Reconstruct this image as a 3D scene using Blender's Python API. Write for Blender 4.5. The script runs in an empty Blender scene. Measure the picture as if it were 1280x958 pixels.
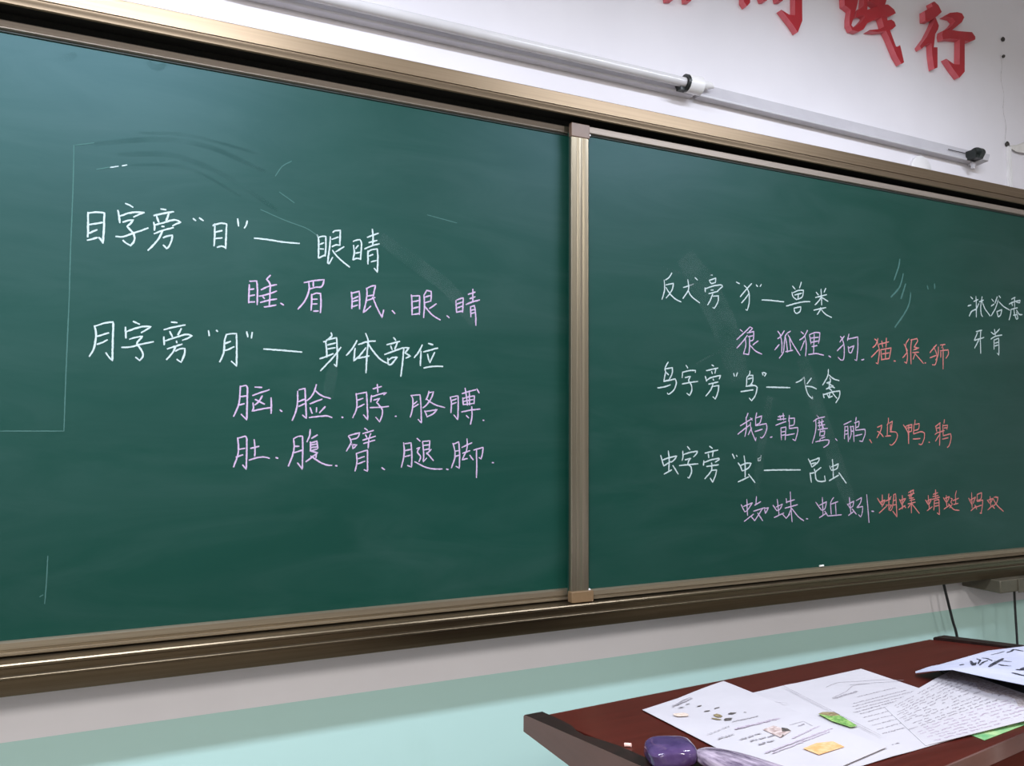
import bpy, math, random
from mathutils import Vector, Matrix, noise
S = bpy.context.scene
C = S.collection
rnd = random.Random(7)
R = math.radians

# ---------------------------------------------------------------- camera, light, exposure
cam_data = bpy.data.cameras.new('camera')
cam_data.sensor_width = 36.0
cam_data.lens = 36.0 * 960.0 / 1280.0
cam_data.clip_start = 0.02
cam = bpy.data.objects.new('camera', cam_data)
C.objects.link(cam)
yaw, pitch, roll = R(24.582), R(3.222), R(0.298)
fw = Vector((math.sin(yaw) * math.cos(pitch), math.cos(yaw) * math.cos(pitch), math.sin(pitch)))
rt = Vector((math.cos(yaw), -math.sin(yaw), 0))
up = rt.cross(fw)
rt2 = rt * math.cos(roll) + up * math.sin(roll)
up2 = up * math.cos(roll) - rt * math.sin(roll)
cam.matrix_world = Matrix(((rt2.x, up2.x, -fw.x, 0), (rt2.y, up2.y, -fw.y, -1.78118),
                           (rt2.z, up2.z, -fw.z, 1.36), (0, 0, 0, 1)))
S.camera = cam

world = bpy.data.worlds.new('world')
world.use_nodes = True
world.node_tree.nodes['Background'].inputs[0].default_value = (0.75, 0.85, 1, 1)
world.node_tree.nodes['Background'].inputs[1].default_value = 0.3
S.world = world
S.view_settings.view_transform = 'Standard'
S.view_settings.look = 'None'
S.view_settings.exposure = 0.1
S.view_settings.gamma = 1.0
S.view_settings.use_curve_mapping = False


def lamp(name, loc, sx, sy, power, col, rot=(0, 0, 0)):
    l = bpy.data.lights.new(name, 'AREA')
    l.shape = 'RECTANGLE'
    l.size, l.size_y = sx, sy
    l.energy = power
    l.color = col
    o = bpy.data.objects.new(name, l)
    C.objects.link(o)
    o.location = loc
    o.rotation_euler = rot
    return o


COOL = (0.82, 0.88, 1.0)
WARM = (1.0, 0.95, 0.87)
# two hooded chalkboard lamps hanging in front of the board
for lx, pw in ((-0.35, 48), (1.80, 26)):
    lamp('chalkboard_lamp_light', (lx, -1.15, 2.75), 1.2, 0.10, pw, COOL, (R(10), 0, 0)).data.spread = R(164)
# fluorescent tubes over the desks
lamp('ceiling_tube_light', (3.4, -4.1, 3.13), 0.25, 1.2, 38, WARM)
lamp('ceiling_tube_light', (0.6, -4.1, 3.13), 0.25, 1.2, 66, WARM)
lamp('ceiling_tube_light', (-1.6, -4.1, 3.13), 0.25, 1.2, 70, WARM)
# daylight through the windows of the side wall
lamp('window_daylight', (-2.52, -4.4, 1.75), 2.6, 1.5, 66, (1.0, 0.98, 0.93), (0, R(-90), 0))


# ---------------------------------------------------------------- materials
def new_mat(name, base, rough=0.6, metal=0.0, spec=0.5):
    m = bpy.data.materials.new(name)
    m.use_nodes = True
    b = m.node_tree.nodes['Principled BSDF']
    b.inputs['Base Color'].default_value = (*base, 1)
    b.inputs['Roughness'].default_value = rough
    b.inputs['Metallic'].default_value = metal
    b.inputs['Specular IOR Level'].default_value = spec
    return m, m.node_tree, b


def noise_mix(nt, b, c1, c2, scale, lo=0.4, hi=0.6, stretch=(1, 1, 1), detail=6, rough=0.6, bump=0.0, dist=0.0):
    N, L = nt.nodes, nt.links
    tc = N.new('ShaderNodeTexCoord')
    mp = N.new('ShaderNodeMapping')
    mp.inputs['Scale'].default_value = stretch
    L.new(tc.outputs['Object'], mp.inputs[0])
    nz = N.new('ShaderNodeTexNoise')
    nz.inputs['Scale'].default_value = scale
    nz.inputs['Detail'].default_value = detail
    nz.inputs['Roughness'].default_value = rough
    nz.inputs['Distortion'].default_value = dist
    L.new(mp.outputs[0], nz.inputs['Vector'])
    rp = N.new('ShaderNodeValToRGB')
    rp.color_ramp.elements[0].position = lo
    rp.color_ramp.elements[1].position = hi
    rp.color_ramp.elements[0].color = (*c1, 1)
    rp.color_ramp.elements[1].color = (*c2, 1)
    L.new(nz.outputs['Fac'], rp.inputs[0])
    L.new(rp.outputs[0], b.inputs['Base Color'])
    if bump:
        bp = N.new('ShaderNodeBump')
        bp.inputs['Strength'].default_value = bump
        bp.inputs['Distance'].default_value = 0.002
        L.new(nz.outputs['Fac'], bp.inputs['Height'])
        L.new(bp.outputs[0], b.inputs['Normal'])
    return mp, nz, rp


def noisy(name, c1, c2, scale, rough=0.6, metal=0.0, spec=0.5, **k):
    m, nt, b = new_mat(name, c1, rough, metal, spec)
    noise_mix(nt, b, c1, c2, scale, **k)
    return m


M = {}
M['alu'] = noisy('champagne_aluminium', (0.205, 0.152, 0.098), (0.24, 0.18, 0.12), 6, 0.44, 0.85, stretch=(0.3, 8, 30))
M['alu_rail'] = noisy('shaded_aluminium', (0.165, 0.130, 0.085), (0.195, 0.155, 0.105), 6, 0.33, 0.9, stretch=(0.3, 8, 30))  # same aluminium darkened: shade on the bottom rail put into its colour
M['alu_panel'] = noisy('panel_aluminium', (0.29, 0.235, 0.165), (0.34, 0.28, 0.20), 6, 0.4, 0.75, stretch=(0.3, 8, 30))
M['alu_stile'] = noisy('champagne_aluminium_upright', (0.25, 0.215, 0.155), (0.29, 0.25, 0.185), 6, 0.36, 0.85, stretch=(40, 8, 0.4))
M['alu_light'] = noisy('pale_aluminium', (0.29, 0.245, 0.21), (0.33, 0.28, 0.24), 6, 0.55, 0.5, stretch=(0.3, 8, 30))
M['cavity_shade'] = noisy('black_cavity_shade', (0.006, 0.006, 0.005), (0.012, 0.011, 0.009), 200, 0.9)  # near black, stands for the deep shade inside the top track
M['groove_dark'] = noisy('dark_groove_shade', (0.012, 0.02, 0.018), (0.02, 0.028, 0.025), 60, 0.7)  # shade of the open gap groove, given as a dark colour
M['tan_plastic'] = noisy('tan_plastic', (0.165, 0.102, 0.052), (0.20, 0.125, 0.064), 20, 0.5)
M['pink_plastic'] = noisy('brown_plastic', (0.15, 0.092, 0.066), (0.175, 0.108, 0.078), 20, 0.4)
M['olive_metal'] = noisy('olive_metal', (0.10, 0.09, 0.065), (0.13, 0.115, 0.085), 15, 0.5, 0.3)
M['white_metal'] = noisy('white_enamel', (0.52, 0.51, 0.55), (0.56, 0.55, 0.59), 8, 0.4)
M['tube'] = noisy('frosted_tube', (0.60, 0.59, 0.61), (0.64, 0.63, 0.65), 8, 0.2)
M['white_plastic'] = noisy('white_plastic', (0.74, 0.73, 0.74), (0.8, 0.79, 0.8), 12, 0.35)
M['black_plastic'] = noisy('black_plastic', (0.010, 0.014, 0.013), (0.02, 0.026, 0.024), 40, 0.4)
M['cable'] = noisy('black_cable', (0.008, 0.009, 0.01), (0.014, 0.015, 0.016), 40, 0.5)
M['red_face'] = noisy('red_acrylic', (0.40, 0.014, 0.024), (0.45, 0.019, 0.030), 9, 0.35)
M['red_side'] = noisy('red_foam_edge', (0.68, 0.13, 0.16), (0.74, 0.16, 0.19), 25, 0.6)
M['wood'] = noisy('mahogany_veneer', (0.058, 0.0095, 0.0065), (0.085, 0.0145, 0.010), 4, 0.28, stretch=(1.2, 14, 14), dist=0.6, lo=0.3, hi=0.7, spec=0.10)
M['wood_edge'] = noisy('mahogany_edge', (0.10, 0.047, 0.038), (0.125, 0.06, 0.05), 5, 0.45, stretch=(2, 2, 12), lo=0.3, hi=0.7)
M['wood_dark'] = noisy('dark_mahogany', (0.012, 0.005, 0.004), (0.02, 0.007, 0.006), 6, 0.4, stretch=(1, 10, 10))
M['paper'] = noisy('white_paper', (0.49, 0.465, 0.50), (0.525, 0.50, 0.535), 5, 0.7)
M['paper_grain'] = noisy('printed_paper', (0.24, 0.17, 0.145), (0.50, 0.46, 0.47), 260, 0.7, lo=0.35, hi=0.6)
M['ink_grey'] = noisy('grey_print', (0.23, 0.21, 0.24), (0.40, 0.37, 0.40), 300, 0.8)
M['ink_purple'] = noisy('mauve_print', (0.36, 0.29, 0.37), (0.50, 0.43, 0.51), 300, 0.8)
M['ink_dark'] = noisy('dark_print', (0.03, 0.028, 0.028), (0.11, 0.09, 0.08), 200, 0.8)
M['ink_tan'] = noisy('tan_print', (0.55, 0.42, 0.34), (0.68, 0.58, 0.52), 250, 0.8)
M['ink_orange'] = noisy('orange_print', (0.72, 0.34, 0.12), (0.80, 0.47, 0.25), 120, 0.8)
M['ink_green'] = noisy('green_print', (0.10, 0.26, 0.05), (0.30, 0.46, 0.14), 160, 0.8)
M['ink_brown'] = noisy('brown_print', (0.17, 0.12, 0.06), (0.30, 0.24, 0.12), 160, 0.8)
M['ink_picture'] = noisy('photo_print', (0.34, 0.24, 0.22), (0.62, 0.52, 0.50), 180, 0.8)
M['green_paper'] = noisy('green_sheet', (0.10, 0.33, 0.13), (0.50, 0.62, 0.30), 26, 0.6, lo=0.35, hi=0.65)
M['brush_ink'] = noisy('brush_ink', (0.012, 0.012, 0.02), (0.05, 0.05, 0.075), 90, 0.6)
M['calligraphy_paper'] = noisy('thin_white_paper', (0.46, 0.47, 0.60), (0.53, 0.535, 0.65), 9, 0.7)
M['black_flat_piece'] = noisy('black_flat_piece', (0.004, 0.004, 0.005), (0.008, 0.008, 0.009), 50, 0.55)
M['purple_stone'] = noisy('purple_gloss', (0.045, 0.023, 0.088), (0.092, 0.055, 0.145), 45, 0.12, lo=0.3, hi=0.7)
M['lilac_streak'] = noisy('lilac_streaked', (0.09, 0.06, 0.11), (0.52, 0.43, 0.53), 26, 0.2, lo=0.36, hi=0.62, stretch=(4, 0.35, 4))
M['pink_chalk'] = noisy('pink_chalk', (0.75, 0.42, 0.38), (0.85, 0.55, 0.5), 90, 0.9)
M['white_chalk'] = noisy('white_chalk_stick', (0.75, 0.76, 0.72), (0.85, 0.86, 0.82), 90, 0.9)
M['crack'] = noisy('plaster_crack', (0.42, 0.40, 0.41), (0.6, 0.58, 0.6), 60, 0.9)
M['screw'] = noisy('dark_screw', (0.03, 0.03, 0.03), (0.07, 0.065, 0.06), 60, 0.5, 0.5)
M['film'] = noisy('clear_film', (0.62, 0.60, 0.58), (0.70, 0.68, 0.66), 20, 0.25)
M['floor'] = noisy('terrazzo_floor', (0.13, 0.105, 0.08), (0.17, 0.14, 0.11), 40, 0.35)
M['back_wall'] = noisy('back_wall_dark', (0.10, 0.10, 0.09), (0.14, 0.135, 0.12), 3, 0.8)  # unseen wall, coloured dark to dim reflections in the lower chalkboard
M['ceiling'] = noisy('ceiling_paint', (0.74, 0.74, 0.75), (0.78, 0.78, 0.79), 5, 0.85)
M['glass_bright'] = noisy('window_glass', (0.5, 0.56, 0.6), (0.56, 0.62, 0.66), 2, 0.1)


def board_material():
    m, nt, b = new_mat('green_chalkboard', (0.012, 0.085, 0.058), 0.46, 0, 0.5)
    b.inputs["IOR"].default_value = 1.5
    b.inputs['Specular Tint'].default_value = (0.47, 0.67, 0.85, 1)
    N, L = nt.nodes, nt.links
    # enamel green under an uneven veil of wiped chalk dust
    mp, nz, rp = noise_mix(nt, b, (0.0025, 0.038, 0.024), (0.004, 0.046, 0.030), 1.6, 0.3, 0.7, (1, 1, 1), 5, 0.55)
    tc = N.new('ShaderNodeTexCoord')
    mp2 = N.new('ShaderNodeMapping')
    mp2.inputs['Rotation'].default_value = (0, R(24), 0)
    mp2.inputs['Scale'].default_value = (0.7, 1, 3.2)
    L.new(tc.outputs['Object'], mp2.inputs[0])
    n2 = N.new('ShaderNodeTexNoise')
    n2.inputs['Scale'].default_value = 3.0
    n2.inputs['Detail'].default_value = 7
    n2.inputs['Roughness'].default_value = 0.62
    n2.inputs['Distortion'].default_value = 1.3
    L.new(mp2.outputs[0], n2.inputs['Vector'])
    r2 = N.new('ShaderNodeValToRGB')
    r2.color_ramp.elements[0].position = 0.38
    r2.color_ramp.elements[1].position = 0.80
    r2.color_ramp.elements[0].color = (0, 0, 0, 1)
    r2.color_ramp.elements[1].color = (0.04, 0.04, 0.04, 1)
    L.new(n2.outputs['Fac'], r2.inputs[0])
    mx = N.new('ShaderNodeMix')
    mx.data_type = 'RGBA'
    L.new(r2.outputs[0], mx.inputs[0])
    L.new(rp.outputs[0], mx.inputs[6])
    mx.inputs[7].default_value = (0.30, 0.40, 0.42, 1)
    L.new(mx.outputs[2], b.inputs['Base Color'])
    return m


M['board'] = board_material()


def chalk_material(name, c, veil):
    m, nt, b = new_mat(name, c, 0.95, 0, 0.1)
    g = (0.06, 0.15, 0.13)
    lo = tuple(c[i] * (1 - veil) + g[i] * veil for i in range(3))
    noise_mix(nt, b, lo, c, 420, 0.34, 0.52, (1, 1, 1), 3, 0.7)
    return m


M['ck_white'] = chalk_material('white_chalk', (0.50, 0.60, 0.62), 0.40)
M['ck_purple'] = chalk_material('purple_chalk', (0.53, 0.40, 0.60), 0.40)
M['ck_red'] = chalk_material('red_chalk', (0.60, 0.20, 0.19), 0.45)
M['ck_faint'] = chalk_material('faint_chalk', (0.065, 0.15, 0.14), 0.7)


def veil_material(name, c, alpha):
    """a thin patchy veil of chalk dust, or of wiped wet board"""
    m, nt, b = new_mat(name, c, 0.9, 0, 0.1)
    N, L = nt.nodes, nt.links
    tc = N.new('ShaderNodeTexCoord')
    nz = N.new('ShaderNodeTexNoise')
    nz.inputs['Scale'].default_value = 14
    nz.inputs['Detail'].default_value = 6
    L.new(tc.outputs['Object'], nz.inputs['Vector'])
    mr = N.new('ShaderNodeMapRange')
    mr.inputs['From Min'].default_value = 0.3
    mr.inputs['From Max'].default_value = 0.7
    mr.inputs['To Max'].default_value = alpha
    L.new(nz.outputs['Fac'], mr.inputs['Value'])
    L.new(mr.outputs[0], b.inputs['Alpha'])
    return m


M['ck_smear'] = veil_material('chalk_dust_smear', (0.30, 0.40, 0.40), 0.055)
M['ck_wipe'] = veil_material('wet_wipe_streak', (0.012, 0.06, 0.055), 0.20)


def wall_paint():
    m, nt, b = new_mat('two_tone_wall_paint', (0.7, 0.68, 0.7), 0.75, 0, 0.3)
    N, L = nt.nodes, nt.links
    geo = N.new('ShaderNodeNewGeometry')
    sp = N.new('ShaderNodeSeparateXYZ')
    L.new(geo.outputs['Position'], sp.inputs[0])
    gt = N.new('ShaderNodeMath')
    gt.operation = 'GREATER_THAN'
    gt.inputs[1].default_value = 0.747
    L.new(sp.outputs[2], gt.inputs[0])

    def ramp(scale, c1, c2, lo, hi, stretch):
        mp = N.new('ShaderNodeMapping')
        mp.inputs['Scale'].default_value = stretch
        L.new(geo.outputs['Position'], mp.inputs[0])
        nz = N.new('ShaderNodeTexNoise')
        nz.inputs['Scale'].default_value = scale
        nz.inputs['Detail'].default_value = 7
        L.new(mp.outputs[0], nz.inputs['Vector'])
        r = N.new('ShaderNodeValToRGB')
        r.color_ramp.elements[0].position = lo
        r.color_ramp.elements[1].position = hi
        r.color_ramp.elements[0].color = (*c1, 1)
        r.color_ramp.elements[1].color = (*c2, 1)
        L.new(nz.outputs['Fac'], r.inputs[0])
        return r, nz
    white, n1 = ramp(3, (0.735, 0.715, 0.765), (0.775, 0.755, 0.805), 0.3, 0.6, (1, 1, 1))
    teal, n2 = ramp(2.2, (0.42, 0.63, 0.60), (0.46, 0.68, 0.66), 0.27, 0.42, (1, 1, 0.6))
    mx = N.new('ShaderNodeMix')
    mx.data_type = 'RGBA'
    L.new(gt.outputs[0], mx.inputs[0])
    L.new(teal.outputs[0], mx.inputs[6])
    L.new(white.outputs[0], mx.inputs[7])
    L.new(mx.outputs[2], b.inputs['Base Color'])
    return m


M['wall'] = wall_paint()


# ---------------------------------------------------------------- mesh helpers
class MB:
    def __init__(s):
        s.v, s.f, s.sm, s.mi = [], [], [], []

    def add(s, vs, fs, smooth=False, mi=0):
        o = len(s.v)
        s.v += [tuple(p) for p in vs]
        for f in fs:
            s.f.append(tuple(i + o for i in f))
            s.sm.append(smooth)
            s.mi.append(mi)

    def box(s, x0, x1, y0, y1, z0, z1):
        vs = [(x, y, z) for x in (x0, x1) for y in (y0, y1) for z in (z0, z1)]
        s.add(vs, [(0, 1, 3, 2), (4, 6, 7, 5), (0, 4, 5, 1), (2, 3, 7, 6), (0, 2, 6, 4), (1, 5, 7, 3)])
        return s

    def extrude_x(s, prof, x0, x1, closed=True, smooth=False):
        """a (y, z) profile swept along x"""
        n = len(prof)
        vs = [(x0, y, z) for y, z in prof] + [(x1, y, z) for y, z in prof]
        fs = [(i, (i + 1) % n, n + (i + 1) % n, n + i) for i in range(n if closed else n - 1)]
        s.add(vs, fs, smooth)
        if closed:
            s.cap(vs[:n])
            s.cap(vs[n:])
        return s

    def extrude_z(s, prof, z0, z1):
        n = len(prof)
        vs = [(x, y, z0) for x, y in prof] + [(x, y, z1) for x, y in prof]
        s.add(vs, [(i, (i + 1) % n, n + (i + 1) % n, n + i) for i in range(n)])
        s.cap(vs[:n])
        s.cap(vs[n:])
        return s

    def cap(s, vs, mi=0):
        from mathutils.geometry import tessellate_polygon
        tris = tessellate_polygon([[Vector(v) for v in vs]])
        s.add(vs, [tuple(t) for t in tris], False, mi)

    def tube(s, pts, r, n=12, caps=True, taper=None):
        P = [Vector(p) for p in pts]
        vs, fs = [], []
        ref = Vector((0, 0, 1)) if abs((P[-1] - P[0]).normalized().z) < 0.9 else Vector((1, 0, 0))
        for i, p in enumerate(P):
            t = (P[min(i + 1, len(P) - 1)] - P[max(i - 1, 0)]).normalized()
            a = t.cross(ref).normalized()
            b = t.cross(a)
            rr = r if taper is None else r * taper[i]
            for k in range(n):
                w = 2 * math.pi * k / n
                vs.append(p + a * math.cos(w) * rr + b * math.sin(w) * rr)
        for i in range(len(P) - 1):
            for k in range(n):
                fs.append((i * n + k, i * n + (k + 1) % n, (i + 1) * n + (k + 1) % n, (i + 1) * n + k))
        s.add(vs, fs, True)
        if caps:
            s.add(vs[:n], [tuple(range(n - 1, -1, -1))])
            s.add(vs[-n:], [tuple(range(n))])
        return s


ORIGIN = {}


def tag(o, label=None, cat=None, group=None, kind=None):
    for k, v in (('label', label), ('category', cat), ('group', group), ('kind', kind)):
        if v:
            o[k] = v
    return o


def empty(name, loc):
    o = bpy.data.objects.new(name, None)
    o.empty_display_size = 0.05
    o.location = loc
    C.objects.link(o)
    ORIGIN[o.name] = Vector(loc)
    return o


def obj(name, mb, mats, parent=None, origin=None, bevel=0, subsurf=0):
    """link a builder's mesh as one object; coordinates are given in the room"""
    og = ORIGIN[parent.name] if parent else Vector(origin if origin else (0, 0, 0))
    me = bpy.data.meshes.new(name)
    me.from_pydata([tuple(Vector(v) - og) for v in mb.v], [], mb.f)
    me.polygons.foreach_set('use_smooth', mb.sm)
    me.polygons.foreach_set('material_index', mb.mi)
    if not isinstance(mats, (list, tuple)):
        mats = [mats]
    for m in mats:
        me.materials.append(m)
    import bmesh
    bm = bmesh.new()
    bm.from_mesh(me)
    bmesh.ops.remove_doubles(bm, verts=bm.verts, dist=1e-6)
    bmesh.ops.recalc_face_normals(bm, faces=bm.faces)
    bm.to_mesh(me)
    bm.free()
    me.set_sharp_from_angle(angle=R(38))
    o = bpy.data.objects.new(name, me)
    C.objects.link(o)
    ORIGIN[o.name] = og
    if parent:
        o.parent = parent
    else:
        o.location = og
    if bevel:
        b = o.modifiers.new('bevel', 'BEVEL')
        b.width = bevel
        b.segments = 2
        b.limit_method = 'ANGLE'
        b.angle_limit = R(40)
    if subsurf:
        q = o.modifiers.new('subsurf', 'SUBSURF')
        q.levels = q.render_levels = subsurf
    return o


def struct(name, mb, m):
    return tag(obj(name, mb, m), kind='structure')


# ---------------------------------------------------------------- the room
X0, X1, YB, H = -2.6, 4.7, -7.6, 3.2
struct('wall_front', MB().box(X0 - .12, X1 + .12, 0, .12, 0, H), M['wall'])
struct('wall_back', MB().box(X0 - .12, X1 + .12, YB - .12, YB, 0, H), M['back_wall'])
struct('wall_right', MB().box(X1, X1 + .12, YB, 0, 0, H), M['wall'])
wl = MB()
wl.box(X0 - .12, X0, YB, -5.9, 0, H).box(X0 - .12, X0, -2.9, 0, 0, H)
wl.box(X0 - .12, X0, -5.9, -2.9, 0, .95).box(X0 - .12, X0, -5.9, -2.9, 2.6, H)
struct('wall_left', wl, M['wall'])
wf = MB()
for y in (-5.9, -4.9, -3.9, -2.95):
    wf.box(X0 - .09, X0 - .04, y, y + .05, .95, 2.6)
wf.box(X0 - .09, X0 - .04, -5.9, -2.9, .95, 1.0).box(X0 - .09, X0 - .04, -5.9, -2.9, 2.55, 2.6)
wf.box(X0 - .09, X0 - .04, -5.9, -2.9, 2.0, 2.05)
struct('window_1', wf, M['white_metal'])
struct('floor', MB().box(X0 - .12, X1 + .12, YB - .12, .12, -.1, 0), M['floor'])
struct('ceiling', MB().box(X0 - .12, X1 + .12, YB - .12, .12, H, H + .1), M['ceiling'])

# ---------------------------------------------------------------- fixed aluminium surround of the chalkboard
BX0, BX1 = -1.06, 3.06
fr = empty('chalkboard_surround', (1.0, 0, .864))
tag(fr, 'champagne aluminium track surround on the white wall holding both green panels', 'chalkboard frame')
f = MB()
f.extrude_x([(0, 2.213), (-.088, 2.213), (-.091, 2.2105), (-.0915, 2.178), (0, 2.178)], BX0, BX1)
obj('top_fascia', f, M['alu'], fr)
f = MB()
f.extrude_x([(-.02, 2.1775), (-.089, 2.1775), (-.0895, 2.1745), (-.0975, 2.1725), (-.0985, 2.166), (-.0995, 2.1645),
             (-.101, 2.157), (-.1015, 2.1545), (-.0985, 2.1525), (-.096, 2.156), (-.095, 2.170), (-.02, 2.1715)], BX0, BX1)
obj('top_track_lip', f, M['alu'], fr)
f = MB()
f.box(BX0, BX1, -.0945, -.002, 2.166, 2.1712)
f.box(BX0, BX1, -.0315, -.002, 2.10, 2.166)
obj('track_cavity_shade', f, M['cavity_shade'], fr)  # black boxes added as the shade under the track overhang
f = MB()
f.extrude_x([(-.002, .920), (-.040, .9195), (-.092, .9195), (-.116, .9195), (-.1165, .9245), (-.1185, .9268), (-.1225, .9268),
             (-.1245, .9245), (-.1245, .9205), (-.1215, .9185), (-.1165, .9170), (-.1155, .9060), (-.1215, .9045),
             (-.1232, .9025), (-.1232, .9000), (-.1205, .8985), (-.112, .896), (-.106, .866), (-.104, .8640), (-.002, .8640)], BX0, BX1)
obj('bottom_rail', f, M['alu_rail'], fr)
f = MB()
f.box(BX0, BX1, -.018, -.002, .921, 2.099)
obj('back_panel', f, M['board'], fr)
for sx in (BX0 - .03, BX1):
    obj('end_cap', MB().box(sx, sx + .03, -.101, -.002, .864, 2.213), M['alu'], fr, bevel=.003)


# ---------------------------------------------------------------- the two sliding panels and their chalk writing
def panel(name, label, x0, x1, ys, zb, zt, ztop, zbot):
    t = empty(name, ((x0 + x1) / 2, ys, zbot))
    tag(t, label, 'chalkboard', 'sliding chalkboard halves')
    obj('writing_surface', MB().box(x0, x1, ys, ys + .012, zb - .006, zt + .004), M['board'], t)
    return t


LY, RY = -.045, -.070
left = panel('sliding_chalkboard', 'left green chalkboard panel with large white and purple handwriting, behind the upright',
             -1.02, .985, LY, .951, 2.1215, 2.143, .922)
right = panel('sliding_chalkboard', 'right green chalkboard panel with smaller white, purple and red handwriting',
              .945, 2.99, RY, .948, 2.120, 2.143, .918)
# left panel rails
m = MB()
m.extrude_x([(LY + .012, 2.143), (LY - .007, 2.143), (LY - .009, 2.141), (LY - .009, 2.1265), (LY - .006, 2.1245), (LY + .012, 2.1245)], -1.02, .936)
obj('top_rail', m, M['alu_light'], left)
obj('groove_shade', MB().box(-1.02, .985, LY - .003, LY + .006, 2.1205, 2.1245), M['groove_dark'], left)  # dark strip in place of the shaded gap groove below the rail
m = MB()
m.box(.936, .951, LY - .008, LY + .012, 2.1245, 2.1425)
obj('rail_end_cap', m, M['olive_metal'], left)
m = MB()
m.extrude_x([(LY + .012, .951), (LY - .001, .951), (LY - .008, .9475), (LY - .0085, .936), (LY - .005, .9345), (LY - .005, .929),
             (LY - .0085, .9275), (LY - .0085, .9245), (LY - .006, .9225), (LY + .012, .9225)], -1.02, .985)
obj('bottom_rail', m, M['alu_panel'], left)
obj('stile', MB().box(-1.045, -1.02, LY - .009, LY + .012, .9225, 2.143), M['alu_stile'], left, bevel=.002)
# right panel rails, upright with grooves and its plastic corners
m = MB()
m.extrude_x([(RY + .012, 2.143), (RY - .007, 2.143), (RY - .009, 2.141), (RY - .009, 2.1255), (RY - .006, 2.1235), (RY + .012, 2.1235)], .995, 2.99)
obj('top_rail', m, M['alu_light'], right)
obj('groove_shade', MB().box(.995, 2.99, RY - .003, RY + .006, 2.1195, 2.1235), M['groove_dark'], right)
m = MB()
m.extrude_x([(RY + .012, .949), (RY - .001, .949), (RY - .008, .9455), (RY - .0085, .935), (RY - .006, .9335), (RY - .006, .9245), (RY + .012, .9245)], .995, 2.99)
obj('bottom_rail', m, M['alu_panel'], right)
pr = [(.944, -.0665), (.944, -.0765), (.9455, -.0782), (.9575, -.0795), (.9583, -.0789), (.9610, -.0789), (.9618, -.0795),
      (.9735, -.0795), (.9743, -.0789), (.9770, -.0789), (.9778, -.0795), (.9930, -.0795), (.9952, -.0775), (.9952, -.0665)]
obj('stile', MB().extrude_z(pr, .9245, 2.143), M['alu_stile'], right)
obj('stile', MB().box(2.99, 3.03, RY - .009, RY + .012, .9245, 2.143), M['alu_stile'], right, bevel=.002)
m = MB()
m.box(.9425, .997, -.0815, -.0665, 2.108, 2.1445)
tag(obj('corner_cap', m, M['pink_plastic'], right, bevel=.0015), 'pinkish brown upper corner cap')
m = MB()
m.box(.941, 1.004, -.0875, -.0665, .9215, .9485)
tag(obj('corner_cap', m, M['tan_plastic'], right, bevel=.0015), 'tan lower corner block')
bm_ = MB()
bm_.extrude_x([(RY - .0095, .945), (RY - .0095, .950), (RY - .004, .9515), (RY - .003, .949)], .994, 1.000)
obj('corner_clip', bm_, M['white_plastic'], right)
bm_ = MB()
bm_.extrude_x([(RY - .0095, 2.1165), (RY - .0095, 2.1215), (RY - .004, 2.1215), (RY - .004, 2.1165)], .993, 1.0005)
obj('corner_clip', bm_, M['white_plastic'], right)


def catmull(pts, step):
    if len(pts) < 3:
        a, b = pts[0], pts[-1]
        n = max(2, int((b - a).length / step))
        return [a.lerp(b, i / n) for i in range(n + 1)]
    out = []
    P = [pts[0]] + pts + [pts[-1]]
    for i in range(1, len(P) - 2):
        p0, p1, p2, p3 = P[i - 1:i + 3]
        # keep sharp turns sharp
        d1, d2 = p1 - p0, p2 - p1
        d3 = p3 - p2
        t1 = (p2 - p0) * .5
        t2 = (p3 - p1) * .5
        if d1.length > 1e-9 and d1.normalized().dot(d2.normalized()) < .35:
            t1 = d2 * .9
        if d3.length > 1e-9 and d3.normalized().dot(d2.normalized()) < .35:
            t2 = d2 * .9
        n = max(2, int(d2.length / step))
        for k in range(n):
            t = k / n
            out.append((2 * t**3 - 3 * t**2 + 1) * p1 + (t**3 - 2 * t**2 + t) * t1 + (-2 * t**3 + 3 * t**2) * p2 + (t**3 - t**2) * t2)
    out.append(pts[-1])
    return out


def ribbon(mb, pts, w, to3, jit=.16, taper=.25):
    """a chalk or ink stroke: a ribbon with uneven edges, laid on a surface through to3(a, b)"""
    n = len(pts)
    vs, fs = [], []
    for i, p in enumerate(pts):
        t = pts[min(i + 1, n - 1)] - pts[max(i - 1, 0)]
        if t.length < 1e-9:
            t = Vector((1, 0))
        t.normalize()
        q = Vector((-t.y, t.x))
        e = i / max(1, n - 1)
        k = 1 - taper * (2 * e - 1) ** 4
        l = w * .5 * k * (1 + rnd.uniform(-jit, jit))
        r = w * .5 * k * (1 + rnd.uniform(-jit, jit))
        ext = 0
        if i == 0:
            ext = -w * .3
        if i == n - 1:
            ext = w * .3
        vs.append(to3(*(p + q * l + t * ext)))
        vs.append(to3(*(p - q * r + t * ext)))
    for i in range(n - 1):
        fs.append((2 * i, 2 * i + 1, 2 * i + 3, 2 * i + 2))
    mb.add(vs, fs)


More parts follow.
